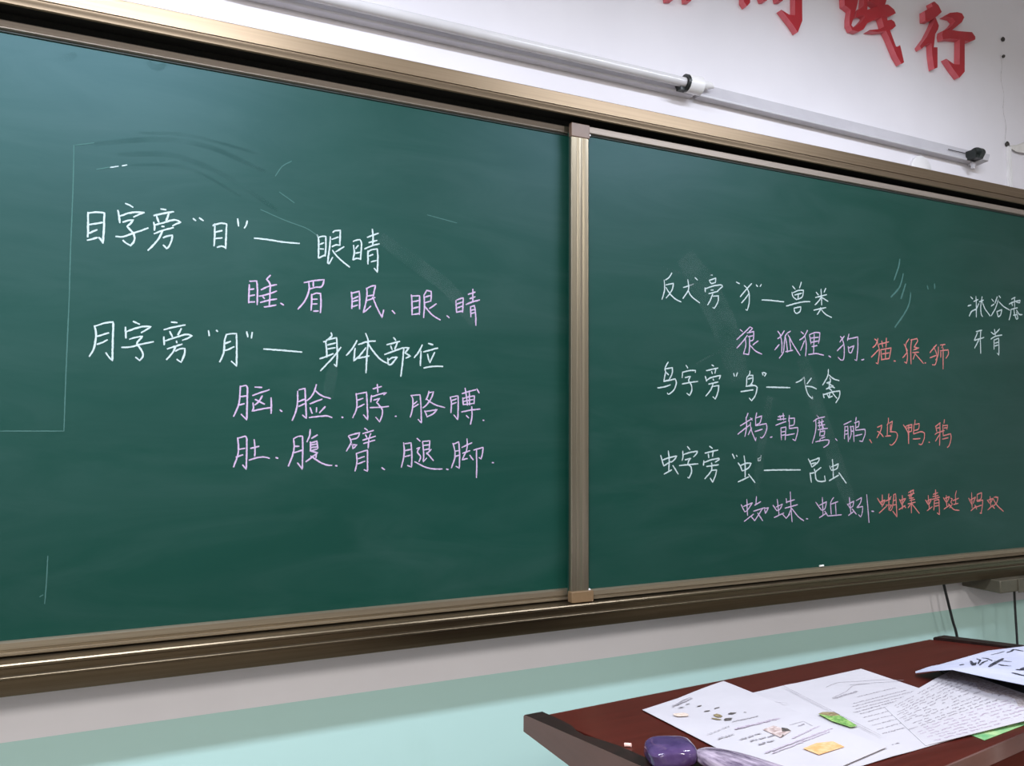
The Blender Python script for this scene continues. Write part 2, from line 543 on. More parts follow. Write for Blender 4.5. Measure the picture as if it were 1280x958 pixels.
INK = """first|white|L|目|36|-1432 17840 -1422 17628 -1419 17343;-1428 17822 -1300 17860 -1150 17867;-1141 17863 -1139 17527 -1147 17248;-1404 17596 -1292 17628 -1174 17665;-1394 17422 -1329 17463 -1264 17503;-1422 17276 -1340 17308 -1254 17346;-1225 17349 -1191 17320 -1147 17248
first|white|L|字|36|-764 18105 -694 18082 -631 18047;-899 17944 -879 17846 -857 17698;-865 17828 -710 17909 -556 17953 -421 17960;-421 17960 -503 17915 -605 17844;-798 17716 -705 17760 -611 17785 -661 17707 -719 17636 -665 17570 -612 17518 -578 17415 -598 17316 -647 17248 -726 17287 -787 17338;-916 17407 -798 17414 -629 17497 -475 17572 -338 17646
first|white|L|旁|37|-104 18074 -15 18069;-232 17920 -48 17990 132 18044;-179 17907 -159 17844 -140 17793;45 17987 25 17915 0 17843;-233 17776 -217 17700 -215 17615;-218 17725 -60 17787 98 17859 187 17875 279 17836 208 17798 128 17745;-76 17710 -40 17710;-216 17542 -38 17635 138 17706;-64 17612 -122 17464 -206 17328 -321 17184;-43 17477 36 17521 128 17547 114 17430 69 17307 26 17253 -38 17319
first|white|L|“|34|517 17943 567 17909;639 17972 714 17926
first|white|L|目|35|912 17838 944 17882 950 17650 941 17406;963 17870 1078 17912 1182 17904;1182 17904 1176 17614 1177 17374;962 17702 1092 17751;971 17567 1096 17595;1007 17383 1091 17418 1167 17389
first|white|L|”|35|1402 18042 1425 17891;1601 18020 1583 17936 1546 17860
first|white|L|—|36|1758 17660 2048 17656 2367 17638 2711 17643
first|white|L|眼|35|3093 17873 3128 17812 3137 17590 3136 17359;3141 17831 3224 17865 3291 17864 3296 17624 3283 17416;3161 17670 3247 17713;3171 17568 3246 17571;3142 17355 3216 17401 3291 17438;3450 17976 3491 18016 3619 18042 3613 17864 3608 17691;3431 17814 3571 17877;3439 17647 3531 17700 3608 17691;3392 17866 3383 17633 3358 17424 3344 17259 3378 17254 3452 17398;3525 17540 3703 17669;3449 17562 3536 17450 3674 17334 3839 17214
first|white|L|睛|36|3926 17724 3943 17551 3914 17391;3921 17819 3976 17851 4071 17875 4107 17795 4102 17602 4091 17417;3979 17659 4030 17734;3981 17551 4067 17577;3923 17392 4000 17434 4096 17426;4357 18148 4374 17964 4367 17769;4245 17947 4377 18017 4497 18066;4283 17827 4467 17900;4185 17671 4345 17758 4522 17821;4259 17635 4265 17477 4264 17328;4269 17601 4329 17660 4479 17701 4495 17500 4488 17155 4416 17237;4293 17515 4375 17559;4343 17383 4457 17426
second|purple|L|睡|34|1675 16631 1674 16431 1671 16236;1683 16708 1828 16726 1847 16485 1846 16208;1697 16530 1768 16544;1695 16387 1787 16415;1675 16247 1790 16265;2105 16873 2032 16778 2104 16681 2109 16443 2100 16205;1924 16542 2075 16627 2242 16678;1888 16396 2059 16450 2245 16537;1917 16260 2082 16321 2249 16361;1997 16167 2124 16197 2238 16225;1953 16400 1993 16352
second|purple|L|、|34|2340 16274 2401 16241
second|purple|L|眉|35|2835 16773 3039 16832 3271 16877 3228 16720 3083 16687 2960 16639;2937 16781 2944 16613 2863 16375 2714 16171;3035 16821 3037 16705;3004 16522 3008 16322 2996 16163;3014 16513 3106 16558 3200 16552 3214 16337 3202 16124;3031 16412 3125 16424;3033 16307 3121 16317;3056 16146 3155 16159
second|purple|L|眠|34|3891 16641 3912 16462 3910 16267;3899 16616 4072 16676 4088 16475 4086 16267;3927 16489 4048 16555;3928 16424 4041 16466;3922 16307 4038 16354;4240 16760 4255 16644 4232 16433 4176 16190 4236 16238 4347 16350;4240 16747 4345 16813 4450 16843 4413 16656 4406 16590;4264 16579 4414 16617;4258 16474 4441 16558;4388 16562 4484 16346 4615 16106 4650 16279
second|purple|L|、|34|4854 16280 4920 16218
second|purple|L|眼|35|5317 16686 5334 16459 5337 16214;5331 16660 5517 16682 5520 16446 5517 16231;5361 16528 5499 16565;5363 16368 5487 16411;5345 16219 5511 16257;5628 16709 5691 16822 5804 16804 5805 16682 5793 16568;5646 16657 5777 16702;5647 16522 5793 16573;5628 16709 5640 16454 5623 16170;5766 16395 5934 16516;5659 16429 5824 16251 6038 16135
second|purple|L|、|35|6208 16249 6266 16203
second|purple|L|睛|36|6435 16634 6445 16483 6452 16347;6464 16650 6624 16716 6619 16551 6612 16363;6465 16553 6595 16604;6474 16458 6596 16508;6467 16353 6612 16390;6872 16943 6873 16818 6874 16624;6755 16809 6931 16878;6794 16707 6932 16762;6698 16556 6860 16629 7052 16693;6816 16509 6827 16261;6816 16509 6919 16544 6951 16325 6959 16062;6832 16427 6920 16447;6832 16345 6921 16373
third|white|L|月|34|-1244 15560 -1214 15411 -1224 15203 -1253 15070 -1315 14946;-1244 15550 -1096 15616 -947 15653 -913 15627 -911 15295 -907 14878 -959 14932 -1025 15028;-1196 15351 -991 15433;-1186 15196 -1085 15238 -1011 15289
third|white|L|字|35|-550 15693 -440 15642;-691 15564 -674 15349;-663 15479 -503 15556 -349 15603 -224 15605 -312 15534 -397 15471;-607 15326 -497 15370 -374 15395 -435 15309 -473 15244 -423 15166 -368 15072 -357 14977 -411 14898 -485 14962;-743 15155 -594 15167 -390 15235 -170 15294
third|white|L|旁|35|160 15725 264 15718;23 15557 196 15616 418 15678;136 15524 183 15414;348 15595 289 15464;24 15405 32 15246;61 15329 237 15403 450 15483 560 15459 488 15406 382 15357;266 15332 272 15297;98 15162 224 15212 370 15272;251 15208 192 15078 90 14941;254 15124 333 15172 431 15183 425 15069 367 14894 285 14949
third|white|L|“|34|878 15585 895 15480;1036 15600 1057 15580
third|white|L|月|35|1238 15526 1201 15385 1199 15214 1178 15085 1118 14933;1238 15520 1328 15546 1438 15552 1451 15269 1455 14856 1352 14953;1193 15316 1321 15380;1226 15183 1305 15214 1395 15266
third|white|L|”|35|1647 15603 1670 15496;1758 15598 1747 15474
third|white|L|—|36|2006 15247 2389 15236 2814 15218
third|white|L|身|36|3449 15680 3469 15614 3391 15542;3287 15470 3352 15487;3352 15513 3577 15579 3596 15230 3588 14920 3534 14972;3331 15472 3356 15299 3364 15126;3380 15402 3552 15456;3377 15314 3546 15348;3215 15085 3385 15153 3503 15212;3674 15363 3518 15145 3233 14819
third|white|L|体|37|4037 15535 3944 15354 3806 15190;3999 15356 3976 15070 4111 15198 4245 15381;4079 15447 4270 15520 4464 15549;4240 15710 4298 15535 4275 15205 4260 14808;4285 15493 4412 15321 4582 15136 4752 15046;4057 15128 4325 15194
third|white|L|部|38|4899 15649 4948 15590;4740 15474 5043 15567;4831 15451 4866 15369;4986 15528 4931 15386;4693 15245 4918 15338 5131 15423;4764 15157 4781 15019 4851 15022 4977 15180;4773 15116 4877 15181 4991 15194;5145 15410 5126 15130 5083 14753;5160 15425 5275 15430 5176 15300 5306 15236 5206 15184
third|white|L|位|38|5594 15510 5523 15358 5408 15203;5567 15360 5557 15021;5750 15552 5860 15529;5635 15348 5980 15455;5730 15296 5776 15128;5907 15347 5791 15101;5645 14968 5881 15013 6114 15022
fourth|purple|L|脑|33|1544 14428 1539 14247 1516 14026 1422 13780;1550 14418 1658 14447 1688 14391 1690 14149 1689 13707 1578 13822;1550 14203 1664 14219;1526 14022 1630 14052;1842 14415 1981 14409;1798 14232 1980 14307 2138 14362;1997 14226 1935 14113 1850 14031;1857 14148 2044 14050;1811 14071 1823 13960 1796 13899 1988 13942 2192 13980;2181 14189 2191 13996 2189 13853
fourth|purple|L|、|34|2376 13927 2416 13897
fourth|purple|L|脸|34|2741 14345 2745 14128 2719 13921 2639 13704;2770 14377 2901 14412 2916 14173 2945 13748 2858 13820;2766 14118 2896 14173;2774 14015 2898 14073;3145 14501 3107 14364 3038 14227 2947 14142;3117 14375 3263 14263 3462 14200;3016 14075 3275 14180;3018 13988 3065 13864;3161 13990 3157 13896;3347 14013 3229 13876;3006 13769 3272 13803 3396 13809 3501 13774
fourth|purple|L|、|35|3727 13787 3749 13776
fourth|purple|L|脖|32|4040 14323 4059 14161 4054 13972 3976 13777;4048 14309 4280 14361 4298 14111 4318 13726 4220 13839;4078 14175 4200 14218;4081 14005 4230 14083;4526 14547 4543 14361;4431 14441 4625 14500;4397 14290 4380 14140;4406 14263 4586 14321 4747 14361 4684 14310;4449 14182 4587 14225 4519 14128 4647 13980 4654 13843 4595 13684 4505 13787;4368 14009 4590 14020 4800 14043
fourth|purple|L|、|32|4964 13814 4987 13814
fourth|purple|L|胳|33|5338 14310 5383 14213 5372 13962 5325 13801;5353 14310 5556 14329 5582 14077 5599 13664 5519 13747;5385 14088 5485 14173;5385 14024 5515 14104;5775 14418 5761 14333 5704 14219;5761 14375 5893 14407 5836 14250 5734 14108 5633 14022;5718 14234 5912 14111 6175 14036;5678 13952 5738 13813 5885 13885 5987 13985 5707 13939
fourth|purple|L|膊|34|6314 14288 6345 14146 6333 13918;6314 14288 6511 14327 6519 14063 6510 13749 6409 13862;6345 14203 6466 14248;6346 14118 6467 14163;6617 14380 6817 14443 6971 14481;7002 14505 7059 14405;6693 14512 6741 14239 6758 14102;6633 14280 6650 14109;6649 14266 6818 14313 6935 14330 6928 14142;6665 14195 6896 14242;6665 14117 6912 14150;6801 14428 6813 14111;6606 13936 6821 13982 7084 14014;6866 14069 6878 13839 6839 13643;6729 13851 6791 13795
fourth|purple|L|、|34|7165 13740 7190 13737
fifth|purple|L|肚|33|1514 13322 1537 13143 1523 12944 1448 12707;1520 13312 1665 13358 1699 13302 1705 13022 1706 12652 1632 12743;1558 13079 1661 13098;1495 12914 1627 12959;1852 13281 1872 13100 1872 12930;1785 13097 1952 13136;1759 12845 1915 12895 2069 12907 2177 12880
fifth|purple|L|、|34|2313 12894 2353 12878
fifth|purple|L|腹|34|2676 13300 2692 13115 2659 12931 2580 12707;2682 13304 2771 13351 2868 13357 2879 13011 2876 12631 2773 12770;2699 13136 2796 13135;2688 12992 2868 13052;3031 13502 3018 13361 2965 13233;3066 13309 3187 13382;3037 13227 3049 13113 3041 13030;3047 13206 3180 13247 3203 13091;3058 13164 3181 13185;3060 13102 3192 13122;3051 13030 3193 13070;3071 13020 3205 12987 3084 12895 2954 12794;3053 12916 3208 12811 3375 12725 3520 12702;3175 12946 3166 12884
fifth|purple|L|、|35|3604 12695 3635 12690
fifth|purple|L|臂|32|3882 13354 3944 13221 3844 13021;3891 13369 4135 13435 4092 13324 3958 13280;3975 13176 3991 13073 4080 13161 3960 13162;4248 13533 4316 13489;4211 13414 4453 13489;4272 13384 4303 13324;4393 13414 4364 13339;4213 13265 4501 13354;4230 13190 4487 13264;4349 13294 4337 13085;4068 12968 4086 12775 4045 12569;4083 12968 4323 13040 4327 12802 4331 12557 4255 12595;4115 12849 4250 12892;4111 12731 4267 12788
fifth|purple|L|、|32|4665 12632 4728 12586
fifth|purple|L|腿|33|5172 13201 5190 13033 5176 12851 5126 12639;5204 13180 5352 13200 5375 12910 5369 12635 5274 12673;5206 13018 5342 13047;5208 12881 5334 12910;5498 13301 5570 13239;5634 13230 5812 13245 5798 13028;5668 13137 5781 13152;5662 13029 5798 13059;5634 13214 5663 12968 5656 12753 5736 12838;5847 13043 5735 12936;5734 12967 5906 12780;5492 13062 5571 13092 5509 12985 5590 12876 5550 12760;5447 12756 5706 12629 5934 12579 6124 12575
fifth|purple|L|、|33|6236 12573 6279 12563
fifth|purple|L|脚|34|6390 13180 6441 13023 6443 12835 6362 12602;6406 13164 6540 13217 6566 12928 6563 12583 6479 12631;6452 12992 6542 13007;6443 12866 6543 12897;6752 13289 6761 13115 6735 12973;6625 13085 6879 13194;6644 12943 6829 13004;6728 12974 6628 12786 6763 12815;6830 12894 6917 12782;6932 13019 7172 13081 7156 12922 7122 12801 7070 12834;7000 13034 7010 12701 7006 12353
fifth|purple|L|、|34|7418 12708 7453 12704
sixth|white|R|反|34|12614 17808 12535 17692 12404 17597;12361 17593 12374 17414 12359 17269 12286 17060;12418 17466 12665 17529 12634 17375 12532 17222 12424 17106;12417 17393 12546 17235 12719 17104 12918 17034
sixth|white|R|犬|35|13001 17440 13344 17561;13151 17672 13171 17552 13169 17381 12983 17136;13169 17356 13281 17207 13549 17055;13400 17747 13480 17688
sixth|white|R|旁|35|13937 17868 13999 17873;13890 17710 14121 17799;13905 17691 13965 17630 14089 17665;14121 17792 14104 17666;13741 17488 13749 17377;13750 17464 14010 17559 14304 17620 14350 17574 14163 17422;13948 17442 14024 17453;13870 17337 14194 17425;14008 17336 13914 17143 13827 17019;14022 17275 14207 17301 14190 17139 14064 16936 14009 16952
sixth|white|R|“|36|14855 17746 14966 17712
sixth|white|R|犭|36|15141 17668 15221 17619;15416 17750 15236 17582 14992 17336;15221 17619 15315 17449 15310 17169 15243 16962 15188 16979;15298 17435 15167 17286 15038 17162
sixth|white|R|”|36|15585 17725 15634 17683;15732 17691 15776 17754
sixth|white|R|—|37|15791 17301 16205 17311 16624 17303
sixth|white|R|兽|37|16975 17800 17076 17716;17323 17947 17250 17769;16947 17614 16986 17486 17122 17410;16988 17604 17196 17686 17405 17716 17366 17528 17261 17454 17122 17410;17055 17544 17334 17618;17194 17594 17184 17435;16724 17188 17050 17281 17363 17356 17661 17386;17020 17148 17045 17032 17113 16990;17030 17149 17290 17206 17252 17059 17113 16990
sixth|white|R|类|38|17915 17689 18002 17616;18312 17841 18237 17714;17886 17527 18343 17650;18113 17798 18125 17559 18131 17319;18107 17544 17997 17416 17860 17305;18143 17547 18392 17450;17807 17136 18028 17191 18297 17250;18082 17235 18062 17154 17945 17018;18116 17171 18275 17048 18525 16965
seventh|purple|R|狼|36|14974 16385 15058 16336;15335 16487 15109 16298 14851 16096;15228 16237 15071 16054 14848 15855;15335 16487 15428 16451 15298 16336;15229 16305 15472 16359 15451 16127 15329 16080;15262 16198 15435 16235;15158 16139 15172 15951 15083 15691;15313 16174 15309 15877 15271 15686 15100 15700;15624 16095 15431 15969;15327 15959 15515 15805 15757 15721
seventh|purple|R|狐|37|16379 16418 16478 16319;16625 16443 16477 16263 16368 16202;16470 16304 16527 16072 16511 15796;16254 15867 16418 16026;16861 16445 16676 16316 16617 16049 16576 15812 16422 15632;16658 16301 16708 16081 16739 15820;16667 15830 16941 15884;16768 16334 16981 16039 17225 15749;16821 16282 16868 15895
seventh|purple|R|狸|37|17284 16452 17376 16396;17539 16512 17393 16312 17223 16205;17431 16342 17481 16064 17447 15739;17409 16187 17254 15899;17618 16381 17669 16115;17619 16386 17846 16464 18036 16466 18013 16289 17972 16150;17673 16285 17976 16329;17670 16158 17973 16215;17807 16405 17764 15823;17705 16032 17913 16071;17568 15787 17870 15828 18173 15790
seventh|purple|R|、|38|18384 15779 18460 15746
seventh|purple|R|狗|38|18884 16398 18981 16325;19042 16415 18860 16232;18961 16324 19033 16082 19005 15734 18905 15672 18770 15753;18996 16152 18736 15953;19242 16492 19177 16292;19218 16337 19621 16425 19611 16080 19552 15684 19472 15710;19204 16104 19227 15932 19326 15921 19452 16145 19231 16062
seventh|purple|R|、|39|19762 15713 19864 15735
seventh|red|R|猫|39|20354 16396 20456 16342;20500 16419 20412 16236 20264 16126;20456 16342 20551 16036 20476 15618 20394 15644;20510 16063 20193 15819;20557 16244 20979 16339;20665 16353 20701 16161;20878 16454 20848 16168;20614 16068 20646 15743;20614 16074 21079 16150 20983 15801;20673 15937 20989 15990;20626 15757 20984 15810;20825 16108 20814 15780
seventh|red|R|、|40|21193 15741 21265 15738
seventh|red|R|猴|40|21683 16299 21828 16094;21906 16477 21747 16272 21822 15942 21770 15683 21685 15725;21804 16032 21603 15857;22037 16469 21983 16192 21979 15676;21992 16451 22280 16512 22321 16438 22138 16230;22138 16230 22313 16208;22113 16137 22357 16210;22066 16044 22353 16072;22174 16018 22080 15832;22174 16018 22561 15714
seventh|red|R|、|41|22629 15731 22673 15733
seventh|red|R|狮|41|22888 16081 23075 16244 23215 16359;23076 16275 23224 16003 23145 15721 22986 15684;23179 16001 22882 15911;23303 16286 23270 16005 23150 15845;23397 16353 23628 16389;23536 16375 23463 16262;23390 16165 23783 16215 23777 16058 23656 15928;23413 16166 23405 15948;23532 16265 23519 15953 23504 15564
eighth|white|R|鸟|36|12474 15356 12372 15182 12400 15076;12401 15171 12617 15214 12601 15047 12499 14877;12386 15075 12333 14837 12499 14873;12414 15064 12486 15015;12327 14825 12701 14907 12744 14813 12670 14621 12496 14486 12445 14516;12127 14650 12326 14678 12541 14741
eighth|white|R|字|36|13070 15291 13128 15221;12951 15106 12935 14950;12951 15094 13172 15150 13394 15165 13379 15109;13037 14953 13214 14995 13154 14873 13242 14755 13255 14611 13180 14465 13092 14523;12939 14776 13168 14820 13460 14862
eighth|white|R|旁|37|13954 15336 14014 15309;13763 15171 14167 15259;13945 15153 13966 15092;14090 15219 14058 15108;13722 15011 13766 14879;13751 14890 13919 14981 14256 15053 14209 14953;13995 14946 14009 14910;13841 14796 14162 14866;13993 14824 13915 14651 13737 14465;13977 14738 14191 14768 14158 14584 14064 14386 13980 14446
eighth|white|R|“|38|14724 15122 14748 15049;14856 15147 14817 15051
eighth|white|R|鸟|38|15312 15212 15294 15111 15197 15033;15278 15091 15422 15090 15404 14914 15305 14798;15197 15021 15177 14770 15402 14826;15244 14984 15373 15013;15161 14769 15482 14803 15572 14743 15510 14540 15363 14362 15277 14435;14975 14615 15191 14645 15416 14676
eighth|white|R|”|38|15765 15186 15796 15111;15811 15188 15918 15166 15852 15088
eighth|white|R|—|39|15921 14768 16358 14772 16812 14776
eighth|white|R|飞|39|17053 14932 17209 14988 17384 15103 17413 14864 17512 14606 17700 14453 17692 14545;17662 15080 17484 14905;17430 14833 17656 14824 17858 14766
eighth|white|R|禽|40|18360 15367 18319 15154 18116 14888;18391 15196 18551 15094 18796 15040;18407 15117 18441 15025;18278 14954 18440 14998;18256 14768 18472 14840 18598 14816;18442 15064 18364 14810 18470 14733;18331 14942 18545 14868;18127 14620 18160 14502;18127 14593 18469 14680 18814 14728 18791 14554 18641 14365;18287 14610 18357 14506 18502 14562;18470 14733 18539 14629 18681 14504;18415 14679 18357 14519
ninth|purple|R|鹅|34|15223 14006 15147 13838;14941 13646 15373 13856;15148 13886 15164 13615 15099 13344;14848 13407 15102 13567 15308 13680;15309 13744 15327 13552 15487 13215 15509 13311;15311 13872 15372 13808;15222 13392 15348 13584;15541 14019 15497 13858;15518 13874 15727 13934 15661 13746 15494 13665;15497 13841 15494 13649 15891 13715 15910 13586 15822 13392 15716 13302 15667 13321;15470 13482 15741 13553
ninth|purple|R|、|34|16031 13320 16103 13333
ninth|purple|R|鹊|34|16339 13914 16576 13949;16404 13947 16445 13817;16534 14014 16552 13818;16317 13832 16639 13858;16250 13669 16638 13779;16440 13588 16455 13245;16440 13588 16635 13621 16597 13244;16481 13474 16589 13490;16479 13375 16587 13392;16771 13958 16746 13786;16748 13869 16975 13881 16940 13689 16765 13655;16769 13819 16764 13573 17092 13607 17080 13458 16987 13220 16888 13260;16630 13375 16957 13425
ninth|purple|R|鹰|35|17857 13979 17924 13913;17718 13794 17900 13879 18175 13932;17809 13828 17802 13526 17658 13142;17944 13829 17962 13594;17897 13744 18126 13797;17895 13660 18169 13696;18059 13864 18074 13527;17893 13543 18281 13588;17983 13526 17956 13358;17982 13476 18164 13510 18138 13375 18002 13358;18023 13291 18160 13325;17794 13184 18204 13240 18341 13223 18292 13105 18107 13015;17977 13274 17952 13191;18011 13762 18121 13594
ninth|purple|R|、|36|18596 13273 18664 13215
ninth|purple|R|鹏|36|18957 13700 19267 13812;19002 13649 18969 13272;19002 13632 19120 13649 19132 13186;19239 13650 19256 13426 19181 13255;19215 13633 19358 13650 19369 13186;19022 13512 19117 13529;19020 13409 19114 13426;19258 13495 19354 13513;19485 13928 19457 13806;19408 13754 19601 13807 19573 13651 19452 13616;19456 13772 19450 13530 19850 13566 19846 13409 19728 13184 19608 13202;19421 13358 19710 13409
ninth|red|R|、|37|20042 13242 20128 13141
ninth|red|R|鸡|37|20391 13626 20590 13690 20531 13525 20363 13297;20387 13499 20510 13449 20643 13327;20886 13922 20881 13782 20824 13692;20917 13756 21065 13821 21023 13654 21000 13513;20841 13666 20814 13360 20977 13360;20970 13718 20964 13526;20741 13347 20977 13360;20945 13488 21200 13475 21277 13372 21191 13193 21004 13066 20925 13092
ninth|red|R|鸭|38|21558 13708 21755 13476 21779 13295 21773 13113;21650 13657 21756 13489 21906 13502;21687 13670 21951 13724 21925 13502;21722 13606 21929 13632;21801 13710 21780 13113;22107 13863 22084 13737;22083 13724 22293 13752 22249 13581 22058 13529;22046 13724 22016 13424;22016 13419 22360 13490 22531 13451 22505 13267 22384 13084 22251 13098;21992 13255 22314 13273
ninth|red|R|、|38|22724 13148 22762 13148
ninth|red|R|鸦|39|23061 13664 23301 13785;23080 13650 23114 13505;23032 13399 23131 13452 23489 13532;23281 13771 23270 13478 23233 13048;23247 13399 23043 13187;23137 13611 23256 13625;23503 13893 23478 13772;23416 13692 23655 13707 23609 13572;23417 13719 23423 13359;23472 13612 23612 13626;23423 13359 23783 13425 23806 13291 23708 13051 23606 12977;23379 13252 23658 13292
tenth|white|R|虫|38|12214 12837 12269 12673 12311 12556;12255 12708 12483 12775 12736 12820 12655 12715 12554 12657;12311 12560 12539 12669;12462 12956 12489 12740 12475 12424;12323 12341 12566 12446;12610 12562 12781 12331
tenth|white|R|字|38|13099 13070 13174 12988;12940 12947 12945 12793 12915 12699;12960 12853 13180 12910 13431 12943 13400 12872 13296 12789;13017 12710 13207 12755 13133 12684 13103 12590 13205 12517 13227 12374 13144 12214 13100 12234;12826 12559 13118 12578 13442 12596
tenth|white|R|旁|39|13851 13072 13941 13016;13690 12888 14132 12966;13804 12856 13818 12759;13971 12926 13948 12794;13646 12677 13635 12557;13651 12629 13892 12698 14166 12738 14181 12706 14043 12635;13906 12613 13921 12577;13740 12520 14149 12561;13920 12529 13889 12385 13676 12185;13919 12408 14086 12417 14038 12261 13945 12083 13862 12193
tenth|white|R|“|39|14645 12847 14715 12731;14785 12814 14810 12784
tenth|white|R|虫|40|14845 12599 14937 12487 14983 12376;14938 12524 15128 12583 15318 12580 15221 12458 15093 12398 14983 12376;15061 12793 15096 12558 15090 12201;14837 12067 15217 12198;15218 12272 15444 12037
tenth|white|R|”|40|15649 12737 15568 12713 15583 12650 15648 12662 15682 12799
tenth|white|R|—|41|15789 12373 16346 12375 17170 12359
tenth|white|R|昆|42|17487 12675 17571 12558 17620 12441;17572 12610 17923 12701 17886 12592 17638 12441;17605 12532 17780 12563;17547 12262 17593 11990;17564 12248 17721 12271;17987 12414 17774 12296 17754 12206 17803 12049 17977 11998 18154 12015 18122 12159;17723 12374 17739 12309
tenth|white|R|虫|42|18342 12455 18410 12323;18413 12427 18703 12515 18627 12371 18410 12323;18454 12650 18477 12400 18477 12112;18314 12016 18694 12172;18714 12243 19007 11928
eleventh|purple|R|蜘|33|14941 11428 15058 11224;15017 11375 15341 11463 15165 11269 15058 11224;15140 11570 15163 11120;15045 10959 15379 11144;15291 11081 15419 10958 15707 11281;15495 11635 15470 11408;15426 11393 15645 11485;15380 11227 15796 11311;15531 11171 15711 10945;15774 11312 15815 11142 15937 11306 15773 11279
eleventh|purple|R|蛛|34|16106 11367 16237 11209;16217 11312 16465 11388 16350 11239 16237 11209;16265 11531 16324 11070;16144 11016 16505 11130;16459 11098 16592 10973 16731 11086;16603 11537 16624 11416;16601 11434 16922 11498;16553 11265 17034 11349;16766 11730 16780 11290 16817 10860;16803 11255 16685 11071;16825 11237 17050 11004 17269 10873
eleventh|purple|R|、|35|17372 10927 17428 10918
eleventh|purple|R|蚯|35|17758 11392 17966 11157;17898 11299 18187 11394 18110 11186 17966 11157;18022 11523 18035 11031;17889 10932 18179 11060;18108 11116 18225 10970;18479 11508 18355 11353 18370 11017;18378 11317 18647 11378;18548 11328 18564 11008;18249 10969 18783 10981
eleventh|purple|R|蚓|36|19038 11292 19134 11181;19087 11290 19314 11372 19259 11212 19134 11181;19127 11486 19179 11018;19078 10951 19280 11050;19232 11141 19403 10973;19414 11386 19643 11469 19588 11308 19433 11169 19686 11196 19655 10998 19591 10875 19503 10950;19864 11552 19903 11133 19941 10696
eleventh|purple|R|、|36|20064 11036 20156 11025
eleventh|red|R|蝴|37|20333 11422 20476 11244 20573 11205;20453 11297 20652 11359 20573 11205;20543 11520 20522 11155;20393 10969 20721 11165;20833 11545 20802 11354 20930 11455;20676 11323 20903 11385;20829 11423 20817 11039 20947 11191 20697 11200;21058 11521 20969 11103 20866 11019;21032 11504 21134 11536 21150 11271 21171 10814 20990 10997;21026 11328 21128 11342;21022 11188 21133 11202
eleventh|red|R|蝶|37|21305 11354 21401 11192;21329 11318 21587 11380 21427 11208;21436 11473 21422 11050;21269 11038 21553 11151;21502 11152 21576 11079;21721 11553 21957 11635 21900 11494 21742 11428;21692 11465 21979 11527;21827 11621 21842 11317;21741 11374 21948 11385;21764 11302 21998 11330;21683 11199 22021 11240;21842 11317 21828 10909;21812 11194 21679 11075;21863 11192 22191 10883
eleventh|red|R|蜻|38|22495 11295 22622 11146;22573 11256 22788 11321 22675 11162;22632 11434 22669 11000;22561 10950 22805 11067;22986 11604 22976 11332;22873 11463 23090 11510;22844 11391 23114 11419;22814 11302 23166 11362;22920 11280 22881 10955;22919 11262 23136 11290 23144 10799 23038 10858;22943 11170 23105 11182;22939 11080 23101 11099
eleventh|red|R|蜓|39|23354 11338 23485 11187;23435 11317 23656 11364 23540 11203;23493 11406 23507 11058;23367 10965 23645 11089;23592 11128 23699 11051;23709 11307 23791 11286 23704 11179 23784 11121 23642 10998;23995 11538 23933 11392;23816 11230 24096 11294;23934 11410 23950 11115;23838 11101 24062 11129;23618 11090 23859 10934 24108 10898
eleventh|red|R|蚂|40|24601 11277 24735 11086;24684 11218 24944 11303 24821 11101;24751 11459 24758 10954;24697 10863 24960 11002;24904 11042 24984 10908;25034 11394 25267 11443 25218 11237 24997 11188;25034 11394 25024 11150 25314 11196 25275 10972 25196 10749;24930 10966 25249 11029;25151 10770 25237 10766
eleventh|red|R|蚁|40|25547 11188 25658 11070;25605 11186 25842 11235 25718 11087;25698 11297 25713 10974;25561 10855 25832 11007;25772 10990 25915 10890;25903 11271 26110 11264 26043 11094 25829 10950;25842 11235 26038 10999 26374 10776;25992 11287 26050 11247
twelfth|white|R|淋|43|24998 18084 25090 18018;24842 17758 25000 17810;24889 17416 25014 17581 25232 17675;25266 18120 25270 17772 25254 17408;25148 17937 25366 18017;25588 18129 25500 17788 25513 17535 25581 17445;25435 17942 25655 18022;25408 17877 25231 17643;25580 17953 25738 17709 25981 17496
twelfth|white|R|浴|44|26096 18087 26191 18013;26060 17844 26211 17918;26396 18190 26262 17954;26497 18229 26569 18170;26441 18080 26278 17779 26045 17507;26487 18019 26729 17874 27050 17767;26347 17671 26413 17498 26463 17501;26362 17672 26624 17754 26540 17555 26413 17498
twelfth|white|R|露|44|27171 18166 27378 18247;27035 17977 27216 18055 27656 18163 27625 18069;27341 18212 27335 17884;27165 18052 27211 17941;27446 18072 27625 18069;27128 17805 27095 17640 27008 17423;27153 17806 27488 17878;27282 17848 27322 17622 27416 17465 27494 17503 27429 17727;27432 17793 27579 17655 27743 17656;27245 17601 27424 17629
thirteenth|white|R|牙|43|25222 16901 25522 16972;25292 16874 25114 16597 25621 16724;25462 16931 25427 16676;25379 16673 25126 16340;25429 16723 25428 16172
thirteenth|white|R|骨|43|26018 16930 26187 16876 26467 17068;26195 17036 26234 16830;25983 16689 26233 16798 26581 16865;26153 16666 26138 16346;26168 16667 26402 16743 26401 16407 26389 16150 26303 16210;26197 16557 26361 16597;26192 16461 26356 16501
ghost|faint|R|多|62|21570 19045 21506 18794 21285 18351;21716 18584 21531 18144 21130 17789;21813 18265 21587 17774;22037 17988 21954 17622 21710 17279 21281 16831
ghost|faint|R|”|63|22841 18283 22876 18186;23199 18379 23193 18228
scribble|faint|L|a|20|-1721 19171 -1708 18353 -1709 16944 -1701 16139;-1701 16139 -1708 14540 -1705 13459;-2761 13457 -2236 13458 -1705 13459;-1697 19174 -1369 19271;2167 19096 2305 19328 2505 19480;1872 18307 2388 18129 2857 18002 3127 17848;2260 18747 2583 18547;5684 18648 6439 18540
